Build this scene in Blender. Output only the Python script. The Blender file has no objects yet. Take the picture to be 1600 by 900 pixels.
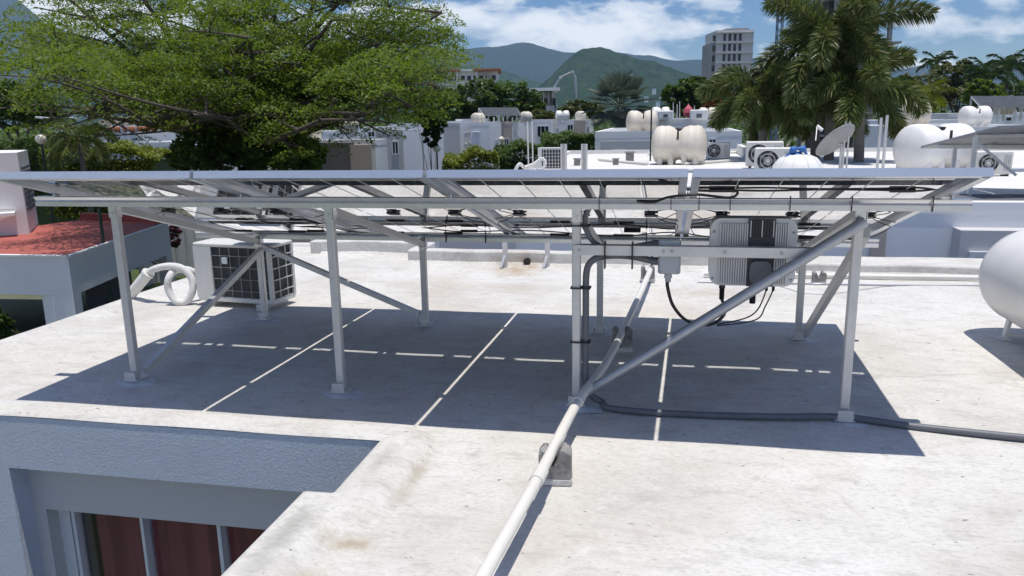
import bpy, math, random
import numpy as np
from mathutils import Vector, Matrix
random.seed(7); rng = np.random.default_rng(7)
SC = bpy.context.scene
COL = SC.collection
R = math.radians

# ------------------------------------------------------------------ camera
CAM = np.array([3.3725, -3.3468, 1.4612]); YAW, PITCH, ROLL, FPX = -0.20275, 0.21548, -0.01764, 1215.18
_F = np.array([math.sin(YAW)*math.cos(PITCH), math.cos(YAW)*math.cos(PITCH), -math.sin(PITCH)])
_R = np.array([math.cos(YAW), -math.sin(YAW), 0.0]); _U = np.cross(_R, _F)
_R2 = _R*math.cos(ROLL)+_U*math.sin(ROLL); _U2 = -_R*math.sin(ROLL)+_U*math.cos(ROLL)
_FH = np.array([math.sin(YAW), math.cos(YAW), 0.0])
cd = bpy.data.cameras.new('camera'); cam = bpy.data.objects.new('camera', cd); COL.objects.link(cam)
cd.sensor_width = 36.0; cd.lens = FPX/1600*36.0; cd.clip_start = 0.05; cd.clip_end = 60000
cam.matrix_world = Matrix(((_R2[0], _U2[0], -_F[0], CAM[0]), (_R2[1], _U2[1], -_F[1], CAM[1]), (_R2[2], _U2[2], -_F[2], CAM[2]), (0, 0, 0, 1)))
SC.camera = cam

# ------------------------------------------------------------------ light, sky, exposure
SUNV = Vector((0.0954, -0.0573, 1.0)).normalized()
sl = bpy.data.lights.new('sun', 'SUN'); sl.energy = 4.8; sl.angle = R(0.53); sl.color = (1.0, 0.955, 0.89)
so = bpy.data.objects.new('sun', sl); COL.objects.link(so); so.location = (0, 0, 60)
so.rotation_euler = SUNV.to_track_quat('Z', 'Y').to_euler()
W = bpy.data.worlds.new('World'); SC.world = W; W.use_nodes = True
def N(nt, t, **k):
    n = nt.nodes.new(t)
    for a, b in k.items():
        if a == 'i':
            for kk, vv in b.items(): n.inputs[kk].default_value = vv
        else: setattr(n, a, b)
    return n
def ramp(nt, pts, interp='LINEAR'):
    n = nt.nodes.new('ShaderNodeValToRGB'); e = n.color_ramp.elements; n.color_ramp.interpolation = interp
    while len(e) < len(pts): e.new(0.5)
    for q, (p, c) in zip(e, pts):
        q.position = p; q.color = (c, c, c, 1) if not isinstance(c, tuple) else (*c, 1)
    return n
CLX, CLY = 0.71, 7.19
def build_world():
    nt = W.node_tree; L = nt.links; bg = nt.nodes['Background']
    sky = N(nt, 'ShaderNodeTexSky', sky_type='NISHITA', sun_disc=False, sun_elevation=math.asin(SUNV.z),
            sun_rotation=math.atan2(SUNV.x, SUNV.y), air_density=1.0, dust_density=0.05, ozone_density=5.0, altitude=0)
    tc = N(nt, 'ShaderNodeTexCoord'); sep = N(nt, 'ShaderNodeSeparateXYZ'); L.new(tc.outputs['Generated'], sep.inputs[0])
    band = ramp(nt, [(0.0, 0.10), (0.05, 0.115), (0.09, 0.085), (0.14, 0.035), (0.30, 0.0), (1.0, 0.0)]); L.new(sep.outputs[2], band.inputs[0])
    def field(dz):                        # cumulus density looked up in the sky direction, dz higher for the shading
        mp = N(nt, 'ShaderNodeMapping', i={'Scale': (1.0, 1.0, 2.3), 'Location': (CLX, CLY, 0.1+dz)}); L.new(tc.outputs['Generated'], mp.inputs[0])
        n1 = N(nt, 'ShaderNodeTexNoise', i={'Scale': 3.6, 'Detail': 2.0, 'Roughness': 0.5}); L.new(mp.outputs[0], n1.inputs[0])
        n2 = N(nt, 'ShaderNodeTexNoise', i={'Scale': 15.0, 'Detail': 9.0, 'Roughness': 0.55, 'Distortion': 0.15}); L.new(mp.outputs[0], n2.inputs[0])
        a = N(nt, 'ShaderNodeMath', operation='MULTIPLY', i={1: 0.62}); L.new(n1.outputs[0], a.inputs[0]); b = N(nt, 'ShaderNodeMath', operation='MULTIPLY_ADD', i={1: 0.38}); L.new(n2.outputs[0], b.inputs[0]); L.new(a.outputs[0], b.inputs[2])
        c = N(nt, 'ShaderNodeMath', operation='ADD'); L.new(b.outputs[0], c.inputs[0]); L.new(band.outputs[0], c.inputs[1]); return c.outputs[0]
    f0, f1 = field(0.0), field(0.035)
    cov = ramp(nt, [(0.540, 0.0), (0.575, 0.7), (0.63, 1.0)]); L.new(f0, cov.inputs[0])
    df = N(nt, 'ShaderNodeMath', operation='SUBTRACT'); L.new(f0, df.inputs[0]); L.new(f1, df.inputs[1]); ms = N(nt, 'ShaderNodeMath', operation='MULTIPLY_ADD', i={1: 5.5, 2: 0.5}, use_clamp=True); L.new(df.outputs[0], ms.inputs[0])
    dens = ramp(nt, [(0.0, (0.50, 0.57, 0.66)), (0.4, (0.74, 0.79, 0.85)), (0.8, (1.0, 1.0, 1.0))]); L.new(ms.outputs[0], dens.inputs[0])
    cl = N(nt, 'ShaderNodeVectorMath', operation='SCALE'); L.new(dens.outputs[0], cl.inputs[0]); cl.inputs['Scale'].default_value = 19.0
    hs = N(nt, 'ShaderNodeHueSaturation', i={'Hue': 0.515, 'Saturation': 1.4, 'Value': 1.3}); L.new(sky.outputs[0], hs.inputs['Color'])
    mx = N(nt, 'ShaderNodeMix', data_type='RGBA'); L.new(cov.outputs[0], mx.inputs[0]); L.new(hs.outputs[0], mx.inputs[6]); L.new(cl.outputs[0], mx.inputs[7])
    L.new(mx.outputs[2], bg.inputs[0]); bg.inputs[1].default_value = 0.075
build_world()
SC.view_settings.view_transform = 'Standard'; SC.view_settings.look = 'None'; SC.view_settings.exposure = -0.05; SC.view_settings.gamma = 1.0
SC.render.engine = 'CYCLES'; SC.cycles.use_denoising = True
SC.cycles.max_bounces = 8; SC.cycles.transparent_max_bounces = 16; SC.cycles.volume_bounces = 0; SC.cycles.diffuse_bounces = 4

# ------------------------------------------------------------------ picture -> place helpers
def ray(u, v): return _F+_R2*(u-800)/FPX-_U2*(v-450)/FPX
def at(u, v, D):                       # point at horizontal distance D from the camera
    w = ray(u, v); return CAM+w*(D/(w@_FH))
def gz(u, v, z): w = ray(u, v); return CAM+w*((z-CAM[2])/w[2])
def hy(u, v, Y): w = ray(u, v); return CAM+w*((Y-CAM[1])/w[1])
def hx(u, v, X): w = ray(u, v); return CAM+w*((X-CAM[0])/w[0])
GROUND = -6.0
def base(u, D, z=GROUND): p = at(u, 184, D); return np.array([p[0], p[1], z])

# ------------------------------------------------------------------ materials
MATS = {}
def material(name, col, rough=0.6, metal=0.0, var=0.12, vscale=3.0, bump=0.0, bscale=40.0, spec=0.5, col2=None, coord='Object', coat=0.0):
    m = bpy.data.materials.new(name); m.use_nodes = True; nt = m.node_tree; L = nt.links; b = nt.nodes['Principled BSDF']
    b.inputs['Roughness'].default_value = rough; b.inputs['Metallic'].default_value = metal; b.inputs['Specular IOR Level'].default_value = spec
    if coat: b.inputs['Coat Weight'].default_value = coat; b.inputs['Coat Roughness'].default_value = 0.08
    tc = N(nt, 'ShaderNodeTexCoord')
    n = N(nt, 'ShaderNodeTexNoise', i={'Scale': vscale, 'Detail': 6.0, 'Roughness': 0.62}); L.new(tc.outputs[coord], n.inputs[0])
    c2 = col2 or tuple(max(0, c*(1-2*var)) for c in col)
    r = ramp(nt, [(0.3, c2), (0.68, col)]); L.new(n.outputs[0], r.inputs[0]); L.new(r.outputs[0], b.inputs['Base Color'])
    if bump:
        n2 = N(nt, 'ShaderNodeTexNoise', i={'Scale': bscale, 'Detail': 5.0, 'Roughness': 0.6}); L.new(tc.outputs[coord], n2.inputs[0])
        bp = N(nt, 'ShaderNodeBump', i={'Strength': bump, 'Distance': 0.01}); L.new(n2.outputs[0], bp.inputs['Height']); L.new(bp.outputs[0], b.inputs['Normal'])
    MATS[name] = m; return m
def leafmat(name, cols, trans=0.35, rough=0.55):
    m = bpy.data.materials.new(name); m.use_nodes = True; nt = m.node_tree; L = nt.links; b = nt.nodes['Principled BSDF']; out = nt.nodes['Material Output']
    g = N(nt, 'ShaderNodeNewGeometry'); r = ramp(nt, [(i/(len(cols)-1), c) for i, c in enumerate(cols)]); L.new(g.outputs['Random Per Island'], r.inputs[0])
    tc = N(nt, 'ShaderNodeTexCoord'); n = N(nt, 'ShaderNodeTexNoise', i={'Scale': 0.45, 'Detail': 3.0}); L.new(tc.outputs['Object'], n.inputs[0])
    hs = N(nt, 'ShaderNodeHueSaturation'); mr = N(nt, 'ShaderNodeMapRange', i={1: 0.3, 2: 0.7, 3: 0.75, 4: 1.25}); L.new(n.outputs[0], mr.inputs[0]); L.new(mr.outputs[0], hs.inputs['Value'])
    L.new(r.outputs[0], hs.inputs['Color']); L.new(hs.outputs[0], b.inputs['Base Color']); b.inputs['Roughness'].default_value = rough; b.inputs['Specular IOR Level'].default_value = 0.35
    t = N(nt, 'ShaderNodeBsdfTranslucent'); h2 = N(nt, 'ShaderNodeHueSaturation', i={'Hue': 0.49, 'Saturation': 1.1, 'Value': 1.35}); L.new(hs.outputs[0], h2.inputs['Color']); L.new(h2.outputs[0], t.inputs[0])
    mx = N(nt, 'ShaderNodeMixShader', i={0: trans}); L.new(b.outputs[0], mx.inputs[1]); L.new(t.outputs[0], mx.inputs[2]); L.new(mx.outputs[0], out.inputs[0])
    MATS[name] = m; return m
def glassmat(name, tint=(0.9, 0.93, 0.95), ior=1.5, rough=0.0, boost=1.0):
    m = bpy.data.materials.new(name); m.use_nodes = True; nt = m.node_tree; L = nt.links; out = nt.nodes['Material Output']; nt.nodes.remove(nt.nodes['Principled BSDF'])
    f = N(nt, 'ShaderNodeFresnel', i={'IOR': ior}); t = N(nt, 'ShaderNodeBsdfTransparent', i={0: (*tint, 1)}); g = N(nt, 'ShaderNodeBsdfGlossy', i={0: (1, 1, 1, 1), 'Roughness': rough})
    bo = N(nt, 'ShaderNodeMath', operation='MULTIPLY', use_clamp=True, i={1: boost}); L.new(f.outputs[0], bo.inputs[0])
    ge = N(nt, 'ShaderNodeNewGeometry'); ex = N(nt, 'ShaderNodeMath', operation='MULTIPLY_ADD', i={1: -2.0, 2: 1.0}); L.new(ge.outputs['Backfacing'], ex.inputs[0]); pw = N(nt, 'ShaderNodeMath', operation='POWER', i={0: ior}); L.new(ex.outputs[0], pw.inputs[1]); L.new(pw.outputs[0], f.inputs['IOR'])
    mx = N(nt, 'ShaderNodeMixShader'); L.new(bo.outputs[0], mx.inputs[0]); L.new(t.outputs[0], mx.inputs[1]); L.new(g.outputs[0], mx.inputs[2]); L.new(mx.outputs[0], out.inputs[0])
    MATS[name] = m; return m

material('white_paint', (0.78, 0.77, 0.74), 0.75, var=0.05, vscale=0.8, bump=0.15, bscale=25)
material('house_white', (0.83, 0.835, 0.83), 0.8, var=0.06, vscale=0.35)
material('house_grey', (0.56, 0.555, 0.55), 0.8, var=0.05, vscale=0.4)  # grey walls, and fronts of some white houses toned down for shade
material('house_dark', (0.16, 0.15, 0.15), 0.8, var=0.06, vscale=0.4)
material('house_tan', (0.52, 0.45, 0.39), 0.8, var=0.06, vscale=0.4)
material('roof_white', (0.72, 0.71, 0.68), 0.85, var=0.09, vscale=0.9)
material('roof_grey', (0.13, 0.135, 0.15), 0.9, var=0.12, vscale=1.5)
material('red_coating', (0.43, 0.115, 0.09), 0.8, var=0.13, vscale=0.35)
material('aluminium', (0.74, 0.75, 0.77), 0.27, metal=0.95, var=0.05, vscale=6)
material('galvanised', (0.66, 0.655, 0.64), 0.45, metal=0.35, var=0.07, vscale=9, bump=0.05, bscale=60)
material('panel_frame', (0.70, 0.72, 0.75), 0.38, metal=0.8, var=0.03, vscale=5)
material('steel_pipe', (0.42, 0.44, 0.47), 0.42, metal=0.55, var=0.08, vscale=10)
material('black_plastic', (0.012, 0.012, 0.014), 0.42, var=0.1)
material('cable_black', (0.014, 0.014, 0.016), 0.5, var=0.1)
material('conduit_grey', (0.13, 0.14, 0.155), 0.5, var=0.08, vscale=7)
material('pvc_white', (0.74, 0.72, 0.66), 0.45, var=0.05, vscale=4, bump=0.05)
material('concrete_block', (0.36, 0.35, 0.33), 0.95, var=0.32, vscale=14, bump=0.9, bscale=45)
material('concrete', (0.36, 0.355, 0.345), 0.9, var=0.12, vscale=0.4)
material('concrete_shade', (0.10, 0.10, 0.105), 0.9, var=0.2, vscale=0.3)  # dark colour for the shade inside open floors and window openings
material('sealant', (0.66, 0.69, 0.72), 0.6, var=0.14, vscale=12, bump=0.3, bscale=30)
material('inverter_grey', (0.58, 0.59, 0.60), 0.42, metal=0.25, var=0.03)
material('inverter_dark', (0.045, 0.05, 0.058), 0.5, metal=0.2, var=0.08)
material('box_grey', (0.42, 0.45, 0.475), 0.5, var=0.05, vscale=5)
material('ac_white', (0.68, 0.67, 0.63), 0.5, var=0.07, vscale=4)
material('ac_coil', (0.035, 0.04, 0.045), 0.55, metal=0.3, var=0.15, vscale=40)
material('insulation', (0.70, 0.69, 0.66), 0.85, var=0.08, vscale=12, bump=0.5, bscale=50)
material('tank_cream', (0.72, 0.66, 0.56), 0.6, var=0.10, vscale=2.0)
material('tank_white', (0.82, 0.81, 0.78), 0.55, var=0.06, vscale=2.0)
material('gas_white', (0.74, 0.73, 0.70), 0.38, var=0.05, vscale=3, coat=0.2)
material('curtain', (0.36, 0.075, 0.085), 0.9, var=0.08, vscale=3)
material('window_frame', (0.66, 0.68, 0.70), 0.4, var=0.03)
material('pane_dark', (0.014, 0.017, 0.022), 0.12, var=0.1, spec=0.25)
material('interior_dark', (0.03, 0.03, 0.032), 0.9)
material('bark', (0.105, 0.085, 0.068), 0.95, var=0.25, vscale=5, bump=0.6, bscale=12)
material('bark_grey', (0.19, 0.175, 0.155), 0.95, var=0.2, vscale=5, bump=0.4, bscale=12)
material('ground', (0.17, 0.165, 0.14), 0.95, var=0.2, vscale=0.15, col2=(0.06, 0.085, 0.03))
material('asphalt', (0.06, 0.06, 0.06), 0.9, var=0.15, vscale=1.0)
material('lawn', (0.07, 0.11, 0.03), 0.95, var=0.25, vscale=2.0)
material('lamp_post_green', (0.02, 0.05, 0.035), 0.5, var=0.1)
material('lamp_globe', (0.70, 0.66, 0.52), 0.25, var=0.03)
material('tile_orange', (0.45, 0.16, 0.07), 0.85, var=0.2, vscale=2)
material('blue_tarp', (0.03, 0.16, 0.48), 0.5, var=0.25, vscale=9)
material('dish_grey', (0.34, 0.345, 0.34), 0.55, var=0.1, vscale=4)
material('thatch', (0.22, 0.20, 0.17), 0.95, var=0.25, vscale=8, bump=0.5)
material('pink_paint', (0.55, 0.10, 0.14), 0.7)
material('crane_blue', (0.10, 0.15, 0.24), 0.6)
material('net_orange', (0.5, 0.2, 0.12), 0.8)
glassmat('panel_glass', (0.88, 0.9, 0.92), 1.52, 0.012, 2.0)
glassmat('window_glass', (0.75, 0.8, 0.82), 1.5, 0.0, 1.0)
leafmat('leaf_rain', [(0.055, 0.10, 0.016), (0.10, 0.165, 0.024), (0.17, 0.23, 0.036), (0.08, 0.135, 0.02)], 0.48)
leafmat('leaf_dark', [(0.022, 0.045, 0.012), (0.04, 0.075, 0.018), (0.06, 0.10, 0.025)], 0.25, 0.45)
leafmat('leaf_mid', [(0.035, 0.07, 0.014), (0.06, 0.11, 0.02), (0.09, 0.145, 0.03)], 0.32)
leafmat('leaf_hedge', [(0.09, 0.125, 0.015), (0.15, 0.19, 0.02), (0.20, 0.235, 0.035)], 0.3)
leafmat('leaf_palm', [(0.04, 0.075, 0.022), (0.07, 0.115, 0.032), (0.12, 0.15, 0.05), (0.2, 0.2, 0.075)], 0.25, 0.4)
leafmat('leaf_fan', [(0.06, 0.085, 0.06), (0.09, 0.12, 0.085), (0.13, 0.16, 0.12)], 0.2, 0.45)
leafmat('leaf_olive', [(0.06, 0.08, 0.025), (0.10, 0.125, 0.035), (0.14, 0.16, 0.06)], 0.3)
leafmat('flower_pink', [(0.35, 0.04, 0.13), (0.5, 0.09, 0.2), (0.12, 0.12, 0.04)], 0.3)
leafmat('flower_red', [(0.35, 0.05, 0.02), (0.45, 0.09, 0.03), (0.10, 0.10, 0.03)], 0.3)

def roof_material():
    m = bpy.data.materials.new('roof_coating'); m.use_nodes = True; nt = m.node_tree; L = nt.links; b = nt.nodes['Principled BSDF']; b.inputs['Roughness'].default_value = 0.82; b.inputs['Specular IOR Level'].default_value = 0.3
    tc = N(nt, 'ShaderNodeTexCoord'); P = tc.outputs['Object']
    def noise(scale, det=6, ro=0.6, sc=(1, 1, 1), dist=0.0):
        mp = N(nt, 'ShaderNodeMapping', i={'Scale': sc}); L.new(P, mp.inputs[0])
        n = N(nt, 'ShaderNodeTexNoise', i={'Scale': scale, 'Detail': det, 'Roughness': ro, 'Distortion': dist}); L.new(mp.outputs[0], n.inputs[0]); return n.outputs[0]
    r1 = ramp(nt, [(0.30, (0.50, 0.475, 0.43)), (0.50, (0.61, 0.595, 0.555)), (0.7, (0.665, 0.655, 0.625))]); L.new(noise(1.3, 7, 0.65), r1.inputs[0])
    def over(prev, fac, col, rp):
        r = ramp(nt, rp); L.new(fac, r.inputs[0]); mx = N(nt, 'ShaderNodeMix', data_type='RGBA'); L.new(r.outputs[0], mx.inputs[0]); L.new(prev, mx.inputs[6]); mx.inputs[7].default_value = (*col, 1); return mx.outputs[2]
    c = r1.outputs[0]
    c = over(c, noise(8, 8, 0.75, (0.55, 1.3, 1)), (0.37, 0.355, 0.33), [(0.50, 0), (0.72, 0.75)])          # brush streaks
    c = over(c, noise(55, 5, 0.75, (0.6, 1.2, 1)), (0.34, 0.33, 0.305), [(0.49, 0), (0.70, 0.6)])
    c = over(c, noise(0.55, 4, 0.6, (1, 1, 1), 0.6), (0.46, 0.385, 0.29), [(0.54, 0), (0.76, 0.5)])           # dried puddle stains
    c = over(c, noise(30, 3, 0.6, (0.6, 1, 1)), (0.15, 0.145, 0.135), [(0.685, 0), (0.72, 0.9)])                  # specks
    c = over(c, noise(5, 8, 0.8), (0.70, 0.69, 0.66), [(0.56, 0), (0.66, 0.6)])                             # fresh paint dabs
    def spot(cx, cy, rx, ry, col, k):            # a stain with its own place and ragged outline
        nonlocal c
        mp = N(nt, 'ShaderNodeMapping', vector_type='POINT', i={'Location': (-cx/rx, -cy/ry, 0), 'Scale': (1/rx, 1/ry, 0.0)}); L.new(P, mp.inputs[0]); ln = N(nt, 'ShaderNodeVectorMath', operation='LENGTH'); L.new(mp.outputs[0], ln.inputs[0])
        ad = N(nt, 'ShaderNodeMath', operation='MULTIPLY_ADD', i={1: 2.2}); L.new(noise(9, 7, 0.75), ad.inputs[0]); L.new(ln.outputs['Value'], ad.inputs[2]); r = ramp(nt, [(0.55, k), (0.95, 0.0)]); sc_ = N(nt, 'ShaderNodeMath', operation='MULTIPLY', i={1: 0.5}); L.new(ad.outputs[0], sc_.inputs[0]); L.new(sc_.outputs[0], r.inputs[0])
        mx = N(nt, 'ShaderNodeMix', data_type='RGBA'); L.new(r.outputs[0], mx.inputs[0]); L.new(c, mx.inputs[6]); mx.inputs[7].default_value = (*col, 1); c = mx.outputs[2]
    OX, OY = 2.0, 1.0
    spot(2.30-OX, -1.02-OY, 0.17, 0.10, (0.36, 0.31, 0.22), 0.85); spot(2.36-OX, -0.55-OY, 0.05, 0.5, (0.42, 0.37, 0.30), 0.8); spot(2.25-OX, -1.3-OY, 0.08, 0.3, (0.42, 0.37, 0.28), 0.7)
    spot(2.08-OX, -1.1-OY, 0.09, 0.35, (0.30, 0.30, 0.27), 0.75); spot(2.2-OX, -0.45-OY, 0.06, 0.25, (0.36, 0.35, 0.32), 0.7); spot(1.9-OX, 4.0-OY, 0.35, 0.5, (0.38, 0.28, 0.17), 0.8); spot(3.7-OX, 3.2-OY, 0.8, 0.35, (0.45, 0.40, 0.33), 0.8); spot(2.0-OX, 3.2-OY, 0.9, 0.3, (0.45, 0.41, 0.35), 0.75)
    vo = N(nt, 'ShaderNodeTexVoronoi', feature='DISTANCE_TO_EDGE', i={'Scale': 0.55, 'Randomness': 1.0}); nz = N(nt, 'ShaderNodeTexNoise', i={'Scale': 2.5, 'Detail': 6.0}); L.new(P, nz.inputs[0])
    vm = N(nt, 'ShaderNodeMix', data_type='VECTOR', i={0: 0.12}); L.new(P, vm.inputs[4]); L.new(nz.outputs['Color'], vm.inputs[5]); L.new(vm.outputs[1], vo.inputs[0])
    rc = ramp(nt, [(0.0, 1.0), (0.005, 0.0)]); L.new(vo.outputs['Distance'], rc.inputs[0]); rg = ramp(nt, [(0.53, 0.0), (0.62, 0.5)]); L.new(noise(0.9, 3), rg.inputs[0])
    mu = N(nt, 'ShaderNodeMath', operation='MULTIPLY'); L.new(rc.outputs[0], mu.inputs[0]); L.new(rg.outputs[0], mu.inputs[1])
    mx = N(nt, 'ShaderNodeMix', data_type='RGBA'); L.new(mu.outputs[0], mx.inputs[0]); L.new(c, mx.inputs[6]); mx.inputs[7].default_value = (0.30, 0.27, 0.23, 1)
    L.new(mx.outputs[2], b.inputs['Base Color'])
    h = N(nt, 'ShaderNodeMath', operation='MULTIPLY_ADD', i={1: 0.35}); L.new(noise(60, 4, 0.7, (0.6, 1.2, 1)), h.inputs[0]); L.new(noise(7, 5), h.inputs[2])
    bp = N(nt, 'ShaderNodeBump', i={'Strength': 0.55, 'Distance': 0.012}); L.new(h.outputs[0], bp.inputs['Height']); L.new(bp.outputs[0], b.inputs['Normal'])
    MATS['roof_coating'] = m
roof_material()
def stucco_material():
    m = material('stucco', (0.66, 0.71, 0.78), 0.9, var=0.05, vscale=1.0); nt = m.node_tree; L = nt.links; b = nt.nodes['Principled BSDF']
    tc = N(nt, 'ShaderNodeTexCoord'); n = N(nt, 'ShaderNodeTexNoise', i={'Scale': 85.0, 'Detail': 4.0, 'Roughness': 0.65, 'Distortion': 0.6}); L.new(tc.outputs['Object'], n.inputs[0])
    bp = N(nt, 'ShaderNodeBump', i={'Strength': 1.0, 'Distance': 0.012}); L.new(n.outputs[0], bp.inputs['Height']); L.new(bp.outputs[0], b.inputs['Normal'])
stucco_material()
def cell_material():
    m = material('solar_cell', (0.030, 0.034, 0.05), 0.35, var=0.1, vscale=5); nt = m.node_tree; L = nt.links; b = nt.nodes['Principled BSDF']
    b.inputs['Coat Weight'].default_value = 0.0
cell_material()

# ------------------------------------------------------------------ mesh builder
class MB:
    def __init__(s): s.v = []; s.f = []; s.sm = []
    def add(s, vs, fs, smooth=False):
        o = len(s.v); s.v += [tuple(float(c) for c in p) for p in vs]; s.f += [tuple(i+o for i in f) for f in fs]; s.sm += [smooth]*len(fs); return s
    def box(s, c, d, rz=0.0, bev=0.0):
        x, y, z = (q/2 for q in d); ca, sa = math.cos(rz), math.sin(rz)
        if bev <= 0:
            vs = [(i*x, j*y, k*z) for k in (-1, 1) for j in (-1, 1) for i in (-1, 1)]
            fs = [(0, 2, 3, 1), (4, 5, 7, 6), (0, 1, 5, 4), (2, 6, 7, 3), (0, 4, 6, 2), (1, 3, 7, 5)]
        else:
            vs = []; idx = {}
            for a in range(3):
                for i in (-1, 1):
                    for j in (-1, 1):
                        for k in (-1, 1):
                            q = [i*(x-bev), j*(y-bev), k*(z-bev)]; q[a] = (i, j, k)[a]*(x, y, z)[a]; idx[(a, i, j, k)] = len(vs); vs.append(tuple(q))
            fs = []
            for a in range(3):
                b_, c_ = (a+1) % 3, (a+2) % 3
                for sg in (-1, 1):
                    loop = []
                    for p, q in ((-1, -1), (1, -1), (1, 1), (-1, 1)):
                        t = [0, 0, 0]; t[a] = sg; t[b_] = p; t[c_] = q; loop.append(idx[(a, *t)])
                    fs.append(tuple(loop if sg > 0 else loop[::-1]))
                for p in (-1, 1):
                    for q in (-1, 1):
                        t0 = [0, 0, 0]; t0[a] = -1; t0[b_] = p; t0[c_] = q; t1 = t0[:]; t1[a] = 1
                        lp = [idx[(b_, *t0)], idx[(b_, *t1)], idx[(c_, *t1)], idx[(c_, *t0)]]; fs.append(tuple(lp if p*q > 0 else lp[::-1]))
            for i in (-1, 1):
                for j in (-1, 1):
                    for k in (-1, 1):
                        lp = [idx[(0, i, j, k)], idx[(1, i, j, k)], idx[(2, i, j, k)]]; fs.append(tuple(lp if i*j*k > 0 else lp[::-1]))
        vs = [(c[0]+p[0]*ca-p[1]*sa, c[1]+p[0]*sa+p[1]*ca, c[2]+p[2]) for p in vs]
        return s.add(vs, fs)
    def beam(s, p0, p1, w, h, up=(0, 0, 1)):
        p0, p1 = Vector(p0), Vector(p1); d = (p1-p0).normalized(); u = Vector(up); sd = d.cross(u)
        if sd.length < 1e-4: sd = d.cross(Vector((0, 1, 0)))
        sd.normalize(); u = sd.cross(d).normalized(); sd *= w/2; u *= h/2
        vs = [p+a*sd+b*u for p in (p0, p1) for a, b in ((-1, -1), (1, -1), (1, 1), (-1, 1))]
        return s.add(vs, [(0, 1, 2, 3), (7, 6, 5, 4), (0, 4, 5, 1), (1, 5, 6, 2), (2, 6, 7, 3), (3, 7, 4, 0)])
    def tube(s, pts, r, seg=8, cap=True):
        pts = [Vector(p) for p in pts]; n = len(pts); rr = r if isinstance(r, (list, tuple)) else [r]*n
        d0 = (pts[1]-pts[0]).normalized(); nrm = d0.orthogonal().normalized(); vs = []
        for i in range(n):
            d = ((pts[min(i+1, n-1)]-pts[max(i-1, 0)])).normalized(); nrm = (nrm-d*nrm.dot(d)).normalized(); b = d.cross(nrm)
            for k in range(seg):
                a = 2*math.pi*k/seg; vs.append(pts[i]+(nrm*math.cos(a)+b*math.sin(a))*rr[i])
        fs = [(i*seg+k, i*seg+(k+1) % seg, (i+1)*seg+(k+1) % seg, (i+1)*seg+k) for i in range(n-1) for k in range(seg)]
        s.add(vs, fs, True)
        if cap: s.add(vs[:seg], [tuple(range(seg))[::-1]]); s.add(vs[-seg:], [tuple(range(seg))])
        return s
    def lathe(s, prof, o, axis=(0, 0, 1), seg=24, sx=1.0, smooth=True):
        a = Vector(axis).normalized(); u = Vector((0, 0, 1)) if abs(a.z) < 0.9 else Vector((1, 0, 0)); u = (u-a*u.dot(a)).normalized(); w = a.cross(u); o = Vector(o); vs = []
        for (t, r) in prof:
            for k in range(seg):
                q = 2*math.pi*k/seg; vs.append(o+a*t+u*(r*math.cos(q))+w*(r*math.sin(q)*sx))
        n = len(prof)
        return s.add(vs, [(i*seg+k, i*seg+(k+1) % seg, (i+1)*seg+(k+1) % seg, (i+1)*seg+k) for i in range(n-1) for k in range(seg)], smooth)
    def prism(s, poly, z0, z1):
        n = len(poly); vs = [(p[0], p[1], z0) for p in poly]+[(p[0], p[1], z1) for p in poly]
        ar = sum(poly[i][0]*poly[(i+1) % n][1]-poly[(i+1) % n][0]*poly[i][1] for i in range(n))
        fs = [tuple(range(n))[::-1], tuple(range(n, 2*n))]+[(i, (i+1) % n, (i+1) % n+n, i+n) for i in range(n)]
        if ar < 0: fs = [f[::-1] for f in fs]
        return s.add(vs, fs)
    def disc(s, o, nrm, r, seg=20): return s.lathe([(-0.002, r), (0.002, r), (0.002, 0.0001)], o, nrm, seg, smooth=False)
    def build(s, name, mat, parent=None, loc=None):
        off = loc if loc is not None else (tuple(parent['_o']) if parent is not None and '_o' in parent else (0, 0, 0))
        me = bpy.data.meshes.new(name); me.from_pydata([(p[0]-off[0], p[1]-off[1], p[2]-off[2]) for p in s.v], [], s.f)
        me.polygons.foreach_set('use_smooth', s.sm); me.materials.append(MATS[mat]); me.update()
        o = bpy.data.objects.new(name, me); COL.objects.link(o)
        if parent is not None: o.parent = parent; o['_o'] = off
        elif loc is not None: o.location = loc; o['_o'] = loc
        return o
def tag(o, label, cat, group=None, kind=None):
    if label: o['label'] = label
    if cat: o['category'] = cat
    if group: o['group'] = group
    if kind: o['kind'] = kind
    return o
def thing(name, label, cat, loc=(0, 0, 0), group=None):
    o = bpy.data.objects.new(name, None); COL.objects.link(o); o.location = tuple(float(c) for c in loc); o['_o'] = tuple(float(c) for c in loc); o.empty_display_size = 0.2
    return tag(o, label, cat, group)
def copy_tree(o, parent=None):
    c = o.copy(); COL.objects.link(c); c.parent = parent
    for ch in list(o.children): copy_tree(ch, c)
    return c
def place(proto, loc, label, rz=0.0, scale=1.0, group=None, first=[]):
    if proto.name in first: o = copy_tree(proto)
    else: first.append(proto.name); o = proto
    o.location = tuple(float(c) for c in loc); o.rotation_euler.z = rz; o.scale = (scale,)*3 if not isinstance(scale, tuple) else scale; o['label'] = label
    if group: o['group'] = group
    return o
def bez(p0, p1, p2, p3, n=10):
    p0, p1, p2, p3 = (np.array(p, float) for p in (p0, p1, p2, p3)); t = np.linspace(0, 1, n)[:, None]
    return [tuple(q) for q in (1-t)**3*p0+3*(1-t)**2*t*p1+3*(1-t)*t*t*p2+t**3*p3]
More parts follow.
